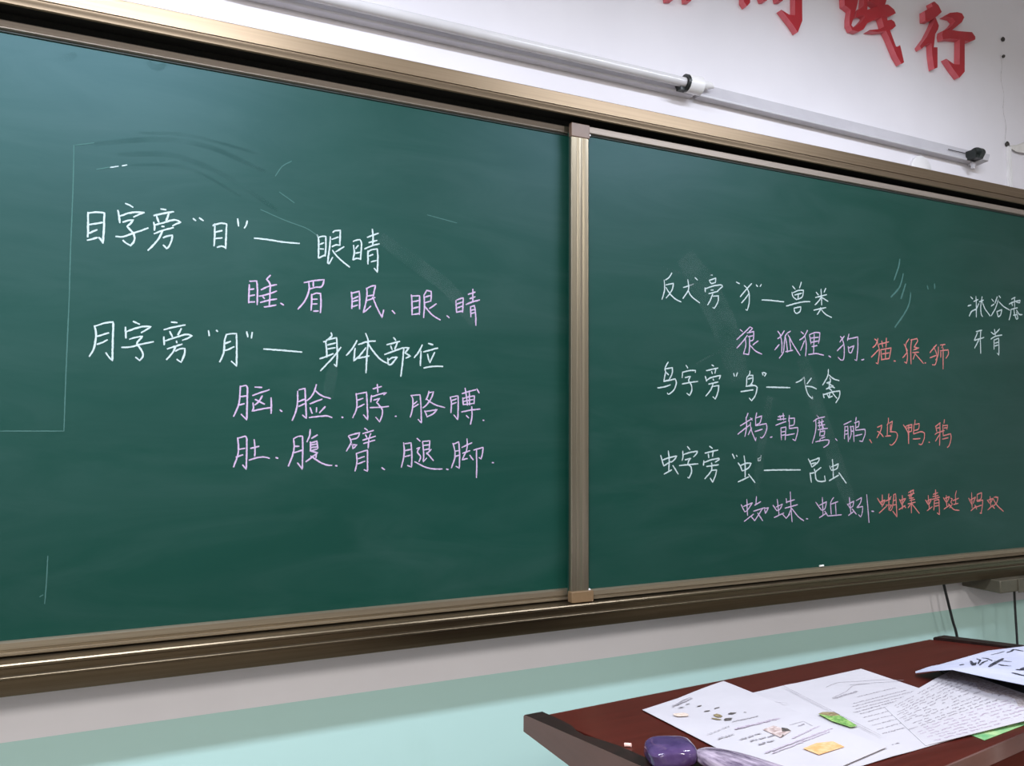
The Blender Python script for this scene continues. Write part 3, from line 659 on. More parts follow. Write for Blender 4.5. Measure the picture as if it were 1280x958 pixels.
scribble|faint|L|b|19|-1896 11051 -1904 10514 -1918 10143;-2003 10283 -1951 10314;-1304 18739 -1066 18819
scribble|white|L|c|24|-1066 18813 -921 18857;-848 18879 -766 18908
smear|smear|R|s|909|13216 18118 14256 16735 14864 15244
smear|smear|R|s|576|17378 15500 18198 13482 19136 11420
smear|smear|R|s|296|16028 14403 15706 13020 15510 11885
smear|smear|R|s|61|13407 15347 14102 15666 15107 15986;12305 17945 12622 17885 12889 17843
smear|smear|L|s|248|3424 14278 3454 14584 3520 14893
smear|smear|L|s|352|4635 17929 5418 17436 6228 16927 6857 16189
wipe|wipe|L|s|109|-1334 19255 -165 19545 800 19528 1923 19169;-897 19109 149 19236 1185 18922 2195 18347
wipe|wipe|L|s|62|-543 19618 447 19714 1780 19541;-671 18926 387 19015 1438 18552
wipe|wipe|L|s|136|-2091 20987 -1922 20907 -1772 21021;-407 21105 -269 21047 -134 21143"""
LINES = {}
LABELS = {'first': 'first line of white chalk writing on the left panel', 'second': 'second line, in purple chalk',
          'third': 'third line, in white chalk', 'fourth': 'fourth line, in purple chalk', 'fifth': 'fifth line, in purple chalk',
          'sixth': 'top line of white chalk on the right panel', 'seventh': 'line of purple then red chalk under the top line',
          'eighth': 'white chalk line in the middle of the right panel', 'ninth': 'purple then red chalk line in the middle',
          'tenth': 'lower white chalk line on the right panel', 'eleventh': 'lowest line of purple then red chalk',
          'twelfth': 'white chalk words at the right end', 'thirteenth': 'two white chalk words below them',
          'ghost': 'half wiped faint chalk word', 'scribble': 'faint stray chalk lines', 'smear': 'pale smears of chalk dust', 'wipe': 'darker wiped arcs'}
for ln in INK.split('\n'):
    key, col, pan, ch, w, st = ln.split('|')
    par = left if pan == 'L' else right
    ys = (LY if pan == 'L' else RY) - .0005
    if (key, pan) not in LINES:
        e = empty('chalk_writing', (0, 0, 0))
        e.parent = par
        ORIGIN[e.name] = ORIGIN[par.name]
        e['label'] = LABELS[key]
        LINES[(key, pan)] = e
    nm = 'chalk_dash' if ch in '—' else 'quotation_mark' if ch in '“”' else 'chalk_comma' if ch in '、' else 'chalk_scribble' if ch in 'abc' else 'chalk_smear' if ch == 's' else 'chalk_character'
    mb = MB()
    lay = 0
    for s in st.split(';'):
        v = [int(a) * 1e-4 for a in s.split()]
        pts = [Vector((v[i], v[i + 1])) for i in range(0, len(v), 2)]
        lay += 1
        yy = ys - lay * .000012
        ribbon(mb, catmull(pts, .0035), int(w) * 1e-4, lambda a, b: (a, yy, b), jit=.04 if col in ('smear', 'wipe') else .22)
        if nm in ('quotation_mark', 'chalk_scribble', 'chalk_smear'):
            obj(nm, mb, M['ck_' + col], LINES[(key, pan)])
            mb = MB()
    if mb.v:
        obj(nm, mb, M['ck_' + col], LINES[(key, pan)])

# ---------------------------------------------------------------- the blackboard lamps on the wall above
def batten(x0, x1, z0, z1, dz, label):
    """wall batten with its lamp holders; dz = how far its right end hangs lower"""
    t = empty('tube_light', ((x0 + x1) / 2, 0, z0))
    tag(t, label, 'tube light', 'tube lights over the chalkboard')
    b = MB()
    pr = [(-.001, z1), (-.010, z1), (-.026, z0 + .009), (-.0285, z0 + .007), (-.0285, z0 + .0015), (-.027, z0), (-.001, z0)]
    n = len(pr)
    vs = [(x0, y, z) for y, z in pr] + [(x1, y, z - dz) for y, z in pr]
    b.add(vs, [(i, (i + 1) % n, n + (i + 1) % n, n + i) for i in range(n)])
    b.cap(vs[:n])
    b.cap(vs[n:])
    obj('batten', b, M['white_metal'], t)
    return t


def holder(t, x, z, side, yc=-.047):
    """curved black lamp holder, open towards the room"""
    b = MB()
    n = 14
    prof = []
    for k in range(n + 1):
        a = R(70) + R(230) * k / n
        prof.append((yc + .0235 * math.sin(a) * -1 * -1 * .9, z + .0235 * math.cos(a)))
    inner = []
    for k in range(n + 1):
        a = R(70) + R(230) * k / n
        inner.append((yc + .0145 * math.sin(a) * .9, z + .0145 * math.cos(a)))
    b.extrude_x(prof + inner[::-1], x - .008, x + .008)
    b.extrude_x([(-.024, z - .020), (yc, z - .022), (yc, z - .014), (-.024, z - .010)], x - .014, x + .008)
    obj('lamp_holder', b, M['black_plastic'], t)


t1 = batten(.085, 1.372, 2.3165, 2.356, 0, 'white wall tube light with its tube in, over the left panel')
t1z = 2.3375
tb = MB()
tb.tube([(.11, -.047, t1z), (.7, -.047, t1z), (1.327, -.047, t1z)], .0140, 20)
obj('tube', tb, M['tube'], t1)
cp = MB()
cp.tube([(1.328, -.047, t1z), (1.331, -.047, t1z), (1.335, -.047, t1z)], .0165, 20)
obj('tube_cap', cp, M['black_plastic'], t1)
hb = MB()
n = 26
ring = []
for k in range(n):
    a = 2 * math.pi * k / n
    ring.append((-.045 + .0235 * math.sin(a), t1z + .0260 * math.cos(a)))
hb.extrude_x(ring, 1.336, 1.384, smooth=False)
hb.box(1.336, 1.378, -.045, -.004, 2.318, t1z + .012)
obj('end_block', hb, M['white_plastic'], t1, bevel=.003)
hk = MB()
arc = [(-.045 + .0235 * math.sin(R(a)), t1z + .0245 * math.cos(R(a))) for a in range(-205, 40, 12)]
arc2 = [(-.045 + .0150 * math.sin(R(a)), t1z + .0160 * math.cos(R(a))) for a in range(-205, 40, 12)]
hk.extrude_x(arc + arc2[::-1], 1.328, 1.338)
hk.extrude_x([(-.022, 2.318), (-.050, 2.314), (-.050, 2.324), (-.022, 2.334)], 1.312, 1.337)
obj('lamp_holder', hk, M['black_plastic'], t1)
tl = MB()
tl.tube([(1.378, -.038, t1z + .006), (1.40, -.040, t1z + .009), (1.425, -.040, t1z + .012), (1.437, -.039, t1z + .010)], .017, 16, True, [1, .85, .55, .2])
obj('cable_grommet', tl, M['white_plastic'], t1)

t2 = batten(1.395, 2.628, 2.3185, 2.3665, .014, 'white wall tube light with no tube, over the right panel')
hb = MB()
zz = 2.3250
arc = [(-.046 + .0250 * math.sin(R(a)), zz + .0225 * math.cos(R(a))) for a in range(-90, 46, 9)]
hb.extrude_x([(-.022, zz - .020), (-.060, zz - .018)] + arc + [(-.030, zz + .004), (-.036, zz - .002), (-.022, zz - .004)], 2.580, 2.601)
hb.box(2.562, 2.568, -.060, -.024, zz - .019, zz + .012)
hb.box(2.566, 2.582, -.060, -.024, zz - .019, zz - .006)
obj('lamp_holder', hb, M['black_plastic'], t2)
hb = MB()
hb.extrude_x([(-.001, 2.345), (-.030, 2.345), (-.066, zz), (-.060, zz - .022), (-.030, 2.299), (-.001, 2.299)], 2.601, 2.632)
obj('end_bracket', hb, M['white_metal'], t2, bevel=.002)
hb = MB()
hb.extrude_x([(-.024, 2.301), (-.034, 2.301), (-.031, 2.280), (-.026, 2.280)], 2.585, 2.600)
obj('fixing_tab', hb, M['white_metal'], t2)
hb = MB()
hb.box(2.470, 2.560, -.0252, -.0238, 2.3300, 2.3325)
obj('spring_clip', hb, M['screw'], t2)

# ---------------------------------------------------------------- red raised characters on the wall
LET = {'xing':[[(2.4219,2.8524),(2.4429,2.8442),(2.4597,2.8233),(2.4293,2.7979),(2.3955,2.7753),(2.373,2.7717),(2.3724,2.8067),(2.3915,2.8188),(2.4126,2.832),(2.4074,2.844)],[(2.4268,2.7957),(2.4424,2.7695),(2.4371,2.7551),(2.4222,2.7352),(2.4132,2.6856),(2.4322,2.6897),(2.4294,2.6168),(2.4127,2.6084),(2.4041,2.6558),(2.402,2.6979),(2.3808,2.6933),(2.3497,2.6654),(2.3432,2.6754),(2.3793,2.7159),(2.4091,2.7619)],[(2.475,2.8119),(2.5022,2.83),(2.5416,2.8419),(2.5663,2.8433),(2.5781,2.8309),(2.5649,2.8109),(2.5345,2.7871),(2.5094,2.7681),(2.4911,2.77),(2.5151,2.7894),(2.5304,2.8064),(2.5162,2.8148)],[(2.4633,2.756),(2.4901,2.767),(2.5486,2.7735),(2.6185,2.7858),(2.6355,2.7726),(2.635,2.7623),(2.6018,2.7465),(2.577,2.7462),(2.5722,2.6307),(2.544,2.6034),(2.5134,2.6255),(2.4761,2.6577),(2.5166,2.6462),(2.546,2.6512),(2.5513,2.7439),(2.4985,2.7356),(2.462,2.7242),(2.4579,2.7399)]],'jian':[[(1.9868,2.767),(2.0551,2.7838),(2.0437,2.7428),(2.029,2.7063),(2.0173,2.6745),(2.028,2.6681),(2.0594,2.693),(2.0914,2.726),(2.0943,2.7036),(2.0726,2.6731),(2.0482,2.66),(2.021,2.6589),(2.0095,2.674),(2.0101,2.6968),(2.016,2.726),(1.9993,2.7322),(1.9893,2.7348)],[(2.0433,2.7274),(2.0749,2.7541),(2.0835,2.8113),(2.0957,2.8143),(2.092,2.744),(2.1381,2.7666),(2.1242,2.7723),(2.0998,2.7754),(2.1003,2.7897),(2.1893,2.8115),(2.1759,2.7821),(2.1903,2.7856),(2.2188,2.7754),(2.2275,2.7643),(2.2017,2.7491),(2.1727,2.7385),(2.1405,2.7276),(2.0942,2.701),(2.077,2.7073),(2.0809,2.7197),(2.0671,2.7215),(2.0375,2.7045)],[(2.1004,2.6768),(2.15,2.6918),(2.179,2.7101),(2.1868,2.73),(2.2049,2.7368),(2.2192,2.7323),(2.226,2.7195),(2.2075,2.7035),(2.1784,2.6918),(2.1355,2.6782),(2.0968,2.6729)],[(2.1401,2.8305),(2.1723,2.8386),(2.1705,2.7808),(2.1655,2.7355),(2.1835,2.741),(2.1865,2.7222),(2.1965,2.6984),(2.2237,2.6471),(2.2346,2.6482),(2.244,2.6567),(2.2614,2.6003),(2.2491,2.5925),(2.2263,2.6164),(2.1921,2.6715),(2.1783,2.6892),(2.1681,2.705),(2.1516,2.7452)],[(1.9744,2.8069),(2.0669,2.8353),(2.069,2.7872),(1.9733,2.7637)]],'xi':[[(1.7763,2.79),(1.8052,2.7974),(1.8036,2.6405),(1.7838,2.5983),(1.7643,2.6182),(1.7171,2.6557),(1.7479,2.6475),(1.7735,2.6504)],[(1.5678,2.6803),(1.5957,2.6872),(1.5929,2.6478),(1.5804,2.634),(1.5684,2.6461)],[(1.6324,2.692),(1.6652,2.6957),(1.6593,2.6707),(1.6456,2.6674)],[(1.6986,2.7083),(1.7266,2.7108),(1.7233,2.6853),(1.7065,2.6813)],[(1.5901,2.7418),(1.7796,2.8087),(1.779,2.7817),(1.5897,2.7159)]],'xue':[[(1.3507,2.6305),(1.3778,2.6373),(1.3725,2.6004),(1.3553,2.5963)],[(1.2852,2.6061),(1.3141,2.6132),(1.3091,2.5883),(1.2899,2.5837)],[(1.276,2.6485),(1.4284,2.7001),(1.4282,2.6791),(1.2759,2.6281)]]}
LINFO = {'xing': 'rightmost red raised Chinese character on the white wall, fully in view',
         'jian': 'red raised Chinese character second from the right, its top cut off by the photo edge',
         'xi': 'red raised Chinese character third from the right, ending in a long hook',
         'xue': 'red raised Chinese character furthest left, only its lowest tips in view'}
for key, polys in LET.items():
    cx = sum(p[0] for p in polys[0]) / len(polys[0])
    cz = sum(p[1] for p in polys[0]) / len(polys[0])
    fm = MB()
    yf, yb = -.022, -.0005
    for j, pl in enumerate(polys):
        yy = yf - j * .00015
        fm.cap([(x, yy, z) for x, z in pl], 0)
        k = len(pl)
        fm.add([(x, yy, z) for x, z in pl] + [(x, yb, z) for x, z in pl],
               [(i, (i + 1) % k, k + (i + 1) % k, k + i) for i in range(k)], False, 1)
        fm.cap([(x, yb, z) for x, z in pl], 1)
    o = obj('wall_character', fm, [M['red_face'], M['red_side']], None, (cx, 0, cz))
    tag(o, LINFO[key], 'wall letter', 'red raised wall characters')

# ---------------------------------------------------------------- small things on the wall
w = MB()
w.tube([(2.352, -.0005, 2.245), (2.352, -.010, 2.245), (2.352, -.013, 2.245)], .050, 28, True, [1, 1, .9])
tag(obj('wall_cover', w, M['white_plastic'], None, (2.352, 0, 2.245)), 'round white cover on the wall half hidden behind the chalkboard top', 'wall cover')
w = MB()
for sx in (2.823, 2.836):
    w.box(sx, sx + .005, -.010, -.0005, 2.215, 2.405)
w.box(2.828, 2.836, -.006, -.0005, 2.215, 2.405)
tag(obj('cable_trunking', w, M['white_plastic'], None, (2.83, 0, 2.215)), 'thin white cable trunking rising from the chalkboard top right', 'cable trunking')
for z, r_, lb in ((2.812, .009, 'upper of two dark screws in the wall right of the red characters'),
                  (2.747, .006, 'lower of two dark screws in the wall right of the red characters'),
                  (2.413, .011, 'black nail head on top of the thin white trunking')):
    w = MB()
    x = 2.826 if z < 2.5 else 2.820
    w.tube([(x, -.0005, z), (x, -.006, z), (x, -.009, z)], r_, 14, True, [.7, 1, .6])
    tag(obj('wall_screw', w, M['screw'], None, (x, 0, z)), lb, 'screw', 'screws in the wall')
w = MB()
pts = [(2.840, -.006, 2.408), (2.87, -.010, 2.414), (2.91, -.014, 2.430), (2.96, -.016, 2.447), (3.02, -.014, 2.455)]
lo = [(2.840, -.006, 2.402), (2.87, -.009, 2.392), (2.91, -.012, 2.392), (2.96, -.014, 2.404), (3.02, -.012, 2.415)]
w.tube(pts, .0022, 8)
w.tube(lo, .0022, 8)
w.add(pts + lo, [(i, i + 1, 6 + i, 5 + i) for i in range(4)], True)
tag(obj('plastic_sleeve', w, M['film'], None, (2.84, 0, 2.405)), 'crumpled clear plastic sleeve hanging from the nail at the right', 'plastic sleeve')
w = MB()
cr = [Vector((2.808 + .006 * math.sin(i * 1.3) + .0014 * i, 2.75 - i * .0245)) for i in range(14)]
ribbon(w, cr, .0022, lambda a, b: (a, -.0004, b), .4)
o = obj('wall_crack', w, M['crack'])
o['kind'] = 'structure'

# box under the right end of the surround and the two cables
bx = MB()
bx.box(2.512, 2.95, -.135, -.0005, .822, .8635)
bo = empty('cable_box', (2.7, 0, .822))
tag(bo, 'olive metal box fixed under the right end of the chalkboard surround', 'box')
obj('body', bx, M['olive_metal'], bo, bevel=.003)
obj('lid', MB().box(2.60, 2.955, -.1385, -.1352, .818, .8625), M['olive_metal'], bo, bevel=.001)


def cable(name, pts, r_, label):
    P = [Vector(p) for p in pts]
    out = []
    for i in range(len(P) - 1):
        p0, p1, p2, p3 = P[max(i - 1, 0)], P[i], P[i + 1], P[min(i + 2, len(P) - 1)]
        for k in range(8):
            t = k / 8
            out.append(.5 * ((2 * p1) + (p2 - p0) * t + (2 * p0 - 5 * p1 + 4 * p2 - p3) * t * t + (3 * p1 - p0 - 3 * p2 + p3) * t**3))
    out.append(P[-1])
    mb = MB()
    mb.tube(out, r_, 10)
    return tag(obj(name, mb, M['cable'], None, pts[0]), label, 'cable', 'black cables below the chalkboard')


cable('power_cable', [(2.362, -.040, .8640), (2.372, -.048, .80), (2.392, -.05, .73), (2.414, -.05, .665), (2.44, -.05, .50), (2.45, -.05, .2), (2.45, -.06, .006)], .0042,
      'thicker black cable slanting from the chalkboard bottom down behind the lectern')
cable('power_cable', [(2.636, -.100, .8215), (2.638, -.10, .75), (2.644, -.10, .62), (2.65, -.10, .4), (2.66, -.10, .006)], .0036,
      'thin upright black cable hanging from the box at the right edge')

# ---------------------------------------------------------------- the lectern
TH, SL = R(2.7), R(8)
LX = Vector((math.cos(TH), math.sin(TH), 0))
LF = Vector((math.sin(TH), -math.cos(TH), 0))
LO = Vector((.56671, -.66532, .9))
LV = LF * math.cos(SL) + Vector((0, 0, math.sin(SL)))
LN = LX.cross(-LV)
LN = LN if LN.z > 0 else -LN
W = .981


def P(u, v, h=0):
    return LO + LX * u + LV * v + LN * h


def Q(u, d, z):
    """lectern point: u across, d horizontally towards the class, z height above the floor"""
    p = LO + LX * u + LF * d
    return Vector((p.x, p.y, z))


lec = empty('lectern', Q(W / 2, .26, 0))
tag(lec, 'dark red mahogany lectern with a sloping top, holding the papers below the chalkboard', 'lectern')
m = MB()
front = [(-.0125, .536), (.12, .527), (.244, .517), (.43, .497), (.7, .487), (W, .480)]
back = [(0, 0), (W, -.012)]
top = [(0, 0)] + [(W, -.012)] + front[::-1]
vs = [P(u, v, 0) for u, v in top]
vb = [P(u, v, -.018) for u, v in top]
k = len(top)
m.cap(vs)
m.cap(vb)
m.add(vs + vb, [(i, (i + 1) % k, k + (i + 1) % k, k + i) for i in range(k)])
obj('sloping_top', m, M['wood'], lec, bevel=.0012)
# lighter strip along the front: the edge highlight put into its colour
m = MB()
for i in range(len(front) - 1):
    (u0, v0), (u1, v1) = front[i], front[i + 1]
    a = [P(u0, v0 + .0002, .001), P(u1, v1 + .0002, .001), P(u1, v1 + .0035, .001), P(u0, v0 + .0035, .001)]
    b = [p - LN * .018 for p in a]
    m.add(a + b, [(0, 1, 2, 3), (7, 6, 5, 4), (0, 4, 5, 1), (1, 5, 6, 2), (2, 6, 7, 3), (3, 7, 4, 0)])
obj('edge_highlight', m, M['wood_edge'], lec)


def side(u0, u1, inner, name):
    """side cheek: level underside, top edge following the slope; 'inner' pulls its inside edge in"""
    m = MB()
    ds = [-.004, .0, .03, .07, .10, .125, .15, .18, .22, .30, .40, .53]
    O, I = [], []
    for d in ds:
        zt = .9065 + d * .1245
        if d < 0:
            zt -= .003
        wv = 1.0
        if inner:
            wv = 1 - .42 * max(0, d) / .53
            wv *= {.10: .9, .125: .62, .15: .55, .18: .8}.get(d, 1)
        O.append((u0, d, zt))
        I.append((u0 + (u1 - u0) * wv, d, zt))
    n = len(ds)
    zb_ = .8795
    vt = [Q(*p) for p in O] + [Q(*p) for p in I]
    vb = [Q(p[0], p[1], zb_) for p in O] + [Q(p[0], p[1], zb_) for p in I]
    outer, inn, tp, bt = [], [], [], []
    for i in range(n - 1):
        tp.append((i, i + 1, n + i + 1, n + i))
    # 0 outer face, 1 top and inside
    m.add(vt, tp, False, 1)
    m.add(vt[:n] + vb[:n], [(i, i + 1, n + i + 1, n + i) for i in range(n - 1)], False, 0)
    m.add(vt[n:] + vb[n:], [(i, i + 1, n + i + 1, n + i) for i in range(n - 1)], False, 1)
    m.add(vb, tp, False, 1)
    m.add([vt[0], vt[n], vb[n], vb[0]], [(0, 1, 2, 3)], False, 0)
    m.add([vt[n - 1], vt[2 * n - 1], vb[2 * n - 1], vb[n - 1]], [(0, 1, 2, 3)], False, 0)
    return obj(name, m, [M['wood_edge'], M['wood_dark']], lec)


side(-.032, -.0005, True, 'side_rim')
side(W + .032, W + .0005, False, 'side_rim')
# cabinet body standing on the floor
m = MB()


def lbox(m, u0, u1, d0, d1, z0, z1, zf=None):
    vs = [Q(u, d, z) for u in (u0, u1) for d in (d0, d1) for z in (z0, (z1 if d == d0 or zf is None else zf))]
    m.add(vs, [(0, 1, 3, 2), (4, 6, 7, 5), (0, 4, 5, 1), (2, 3, 7, 6), (0, 2, 6, 4), (1, 5, 7, 3)])


lbox(m, .10, W - .10, .09, .44, .07, .8785, .8785)
obj('cabinet', m, M['wood'], lec, bevel=.003)
m = MB()
lbox(m, .0, W, .47, .485, .60, .945)
obj('front_apron', m, M['wood'], lec, bevel=.002)
m = MB()
lbox(m, .12, W - .12, .11, .42, 0, .07)
obj('plinth', m, M['wood_dark'], lec)
for ua, ub in ((.105, W / 2 - .003), (W / 2 + .003, W - .105)):
    m = MB()
    lbox(m, ua, ub, .082, .09, .09, .86)
    dr = obj('cabinet_door', m, M['wood'], lec, bevel=.002)
    m = MB()
    uk = ub - .05 if ua < .2 else ua + .05
    m.tube([Q(uk, .082, .62), Q(uk, .070, .62), Q(uk, .062, .62)], .011, 14, True, [.6, .6, 1])
    obj('knob', m, M['screw'], dr)


# ---------------------------------------------------------------- papers on the lectern
def sheet(name, quad, h, mat, label, cat, lift=None, th=.0004, n=10, group=None):
    """a sheet of paper over the quad (u, v corners in order), lift(s, t) raises it"""
    A, B, D_, E_ = [Vector(q) for q in quad]

    def at(s, t, e=0):
        p = (A * (1 - s) + B * s) * (1 - t) + (E_ * (1 - s) + D_ * s) * t
        return P(p.x, p.y, h + (lift(s, t) if lift else 0) + e)
    m = MB()
    vt = [at(i / n, j / n, th) for j in range(n + 1) for i in range(n + 1)]
    vb = [at(i / n, j / n, 0) for j in range(n + 1) for i in range(n + 1)]
    q = [(j * (n + 1) + i, j * (n + 1) + i + 1, (j + 1) * (n + 1) + i + 1, (j + 1) * (n + 1) + i) for j in range(n) for i in range(n)]
    m.add(vt, q, True)
    m.add(vb, [f[::-1] for f in q], True)
    rim = [i for i in range(n + 1)] + [j * (n + 1) + n for j in range(1, n + 1)] + [n * (n + 1) + i for i in range(n - 1, -1, -1)] + [j * (n + 1) for j in range(n - 1, 0, -1)]
    k = len(rim)
    m.add([vt[i] for i in rim] + [vb[i] for i in rim], [(i, (i + 1) % k, k + (i + 1) % k, k + i) for i in range(k)])
    o = obj(name, m, mat, None, at(.5, .5))
    tag(o, label, cat, group)
    return o


def blot(mb, c, ru, rv, h, n=12, rot=0, jag=.25):
    vs = []
    for k in range(n):
        a = 2 * math.pi * k / n
        r_ = 1 + rnd.uniform(-jag, jag)
        x, y = math.cos(a) * ru * r_, math.sin(a) * rv * r_
        vs.append(P(c[0] + x * math.cos(rot) - y * math.sin(rot), c[1] + x * math.sin(rot) + y * math.cos(rot), h))
    mb.add(vs, [tuple(range(n))])


def poly(mb, pts, h):
    mb.cap([P(u, v, h) for u, v in pts])


def textline(mb, a, b, h, w, dash=.012, gap=.3, wob=.0012):
    """a printed line: a row of small uneven dashes"""
    a, b = Vector(a), Vector(b)
    L_ = (b - a).length
    d = (b - a).normalized()
    q = Vector((-d.y, d.x))
    x = 0
    while x < L_:
        l = dash * rnd.uniform(.5, 1.3)
        pts = []
        k = max(3, int(l / .002))
        for i in range(k + 1):
            pts.append(a + d * min(L_, x + l * i / k) + q * rnd.uniform(-wob, wob))
        ribbon(mb, pts, w, lambda u, v: P(u, v, h), .5, .1)
        x += l * (1 + gap * rnd.uniform(.3, 1.2))


def part(name, mb, mat, par, label=None):
    o = obj(name, mb, mat, par)
    if label:
        o['label'] = label
    return o


# leaflet spread: left page, fold, right page
h2 = .0008
spread = sheet('leaflet', [(.337, .108), (.6225, .0985), (.478, .4605), (.115, .4625)], h2, M['paper'],
               'large white leaflet spread lying open in the middle of the lectern top', 'leaflet', group='white papers on the lectern',
               lift=lambda s, t: .0015 * math.exp(-((s - .26) / .05) ** 2))
e = h2 + .0007
m = MB()
ribbon(m, catmull([Vector((.405, .117)), Vector((.34, .262)), Vector((.277, .406))], .02), .0013, lambda u, v: P(u, v, e + .0038), .3)
part('fold_crease', m, M['ink_grey'], spread)
m = MB()
for q in ([(.405, .218), (.455, .203), (.50, .182), (.529, .190)], [(.46, .16), (.50, .150), (.53, .165), (.57, .185), (.59, .21)],
          [(.50, .175), (.54, .19), (.575, .21)]):
    ribbon(m, catmull([Vector(a) for a in q], .006), .0015, lambda u, v: P(u, v, e), .5)
textline(m, (.405, .222), (.47, .213), e, .005, .006)
textline(m, (.44, .238), (.535, .236), e, .0022)
textline(m, (.40, .262), (.53, .258), e, .0022)
textline(m, (.385, .274), (.54, .270), e, .0022)
textline(m, (.375, .286), (.53, .282), e, .0022)
textline(m, (.359, .298), (.529, .290), e, .0030)
textline(m, (.358, .309), (.517, .300), e, .0022)
textline(m, (.165, .4315), (.275, .4315), e, .0026)
textline(m, (.19, .4215), (.24, .4205), e, .0022)
textline(m, (.215, .412), (.25, .411), e, .0022)
for k in range(5):
    textline(m, (.345 - k * .012, .325 + k * .017), (.50 - k * .01, .322 + k * .017), e, .0020)
part('printed_text', m, M['ink_grey'], spread)
m = MB()
poly(m, [(.3055, .2792), (.318, .278), (.3282, .2869), (.3180, .312), (.2947, .3553), (.2821, .3552), (.2889, .3175)], e + .0030)
part('printed_picture', m, M['ink_green'], spread, 'green caterpillar like print')
m = MB()
poly(m, [(.3055, .2792), (.318, .2765), (.3295, .2869), (.322, .304), (.308, .300)], e + .0032)
part('printed_picture', m, M['ink_brown'], spread, 'brown end of the green print')

h1 = .0021
ws = sheet('worksheet', [(.1347, .0831), (.3489, .0336), (.243, .440), (.052, .468)], h1, M['paper'],
           'white worksheet with small dark animal pictures and an orange patch, nearest the left rim', 'worksheet', group='white papers on the lectern',
           lift=lambda s, t: .004 * max(0, 1 - ((1 - s) ** 2 + t ** 2) * 3) + .002 * s)
e = h1 + .0024
m = MB()
blot(m, (.155, .153), .011, .012, e, 16, 0, .12)
part('printed_picture', m, M['ink_tan'], ws, 'round tan print')
m = MB()
for (u, v, a, b) in ((.2443, .1583, .006, .006), (.2221, .1576, .007, .002), (.1981, .161, .006, .002), (.2606, .1058, .005, .0025),
                     (.2916, .1071, .003, .007), (.280, .1100, .003, .006), (.2779, .1558, .003, .005), (.2703, .1942, .0025, .010),
                     (.2172, .1958, .006, .005), (.1889, .2169, .008, .0045), (.2433, .1888, .005, .004), (.212, .1294, .005, .0018),
                     (.235, .205, .003, .003), (.205, .108, .005, .0016), (.183, .118, .006, .0016), (.252, .205, .003, .003)):
    blot(m, (u, v), a, b, e, 9, rnd.uniform(-.4, .4), .4)
part('printed_picture', m, M['ink_dark'], ws, 'scattered dark animal prints')
m = MB()
blot(m, (.1927, .192), .005, .009, e, 10, .4, .3)
blot(m, (.178, .205), .003, .008, e, 9, -.2, .3)
part('printed_picture', m, M['ink_brown'], ws, 'tan and brown print')
m = MB()
ribbon(m, catmull([Vector(q) for q in ((.175, .108), (.21, .086), (.25, .074), (.30, .075))], .006), .0016, lambda u, v: P(u, v, e), .6)
textline(m, (.182, .102), (.24, .081), e, .004, .006)
textline(m, (.27, .093), (.318, .10), e, .004, .006)
for q in ([(.2711, .2012), (.305, .176), (.322, .205)], [(.2458, .2326), (.2824, .2235)], [(.2307, .2956), (.259, .2938), (.2504, .3175)],
          [(.27, .125), (.31, .15), (.315, .20)]):
    ribbon(m, [Vector(a) for a in q], .0016, lambda u, v: P(u, v, e), .5)
textline(m, (.186, .231), (.233, .233), e, .0026, .007)
textline(m, (.1116, .2822), (.1419, .2796), e, .0024, .007)
textline(m, (.115, .258), (.165, .246), e, .0014, .02)
for k, (u, v) in enumerate(((.1315, .3034), (.146, .302), (.161, .300), (.136, .318), (.152, .318), (.167, .318), (.134, .335), (.150, .334))):
    textline(m, (u, v), (u + .011, v - .001), e, .0028, .006)
textline(m, (.236, .306), (.248, .305), e, .003, .006)
part('printed_text', m, M['ink_grey'], ws)
m = MB()
textline(m, (.1621, .2624), (.2463, .2612), e, .0052, .006, .2)
textline(m, (.1146, .3657), (.258, .3439), e, .0030, .009, .2)
textline(m, (.120, .372), (.245, .352), e, .0022, .009, .2)
textline(m, (.185, .343), (.257, .324), e, .0022, .009, .2)
part('printed_text', m, M['ink_purple'], ws, 'mauve print')
m = MB()
poly(m, [(.1869, .2885), (.2123, .2829), (.2099, .3177), (.1761, .3314)], e)
part('printed_picture', m, M['ink_picture'], ws, 'brownish photo print')
m = MB()
poly(m, [(.2123, .298), (.2150, .306), (.2099, .3177), (.198, .313)], e + .0003)
poly(m, [(.1761, .3314), (.186, .3275), (.190, .322)], e + .0003)
part('printed_picture', m, M['ink_dark'], ws, 'dark corner of the photo print')
m = MB()
poly(m, [(.1607, .3828), (.1914, .377), (.2125, .3852), (.204, .4096), (.1555, .4123)], e + .0004)
part('printed_picture', m, M['ink_orange'], ws, 'orange print')

h3 = .0058
art = sheet('leaflet', [(.7075, .2235), (.562, .4875), (.290, .4590), (.412, .3085)], h3, [M['paper']],
            'white leaflet packed with small print, overlapping the spread on its right', 'leaflet', group='white papers on the lectern',
            lift=lambda s, t: -.0002 - .0042 * max(0, t - .25) / .75)
e3 = lambda v: P
A3, B3, C3, D3 = [Vector(q) for q in ((.7075, .2235), (.562, .4875), (.290, .4590), (.412, .3085))]


def on3(s, t, ex=.0007):
    p = (A3 * (1 - s) + B3 * s) * (1 - t) + (D3 * (1 - s) + C3 * s) * t
    return P(p.x, p.y, h3 - .0002 - .0042 * max(0, t - .25) / .75 + ex)


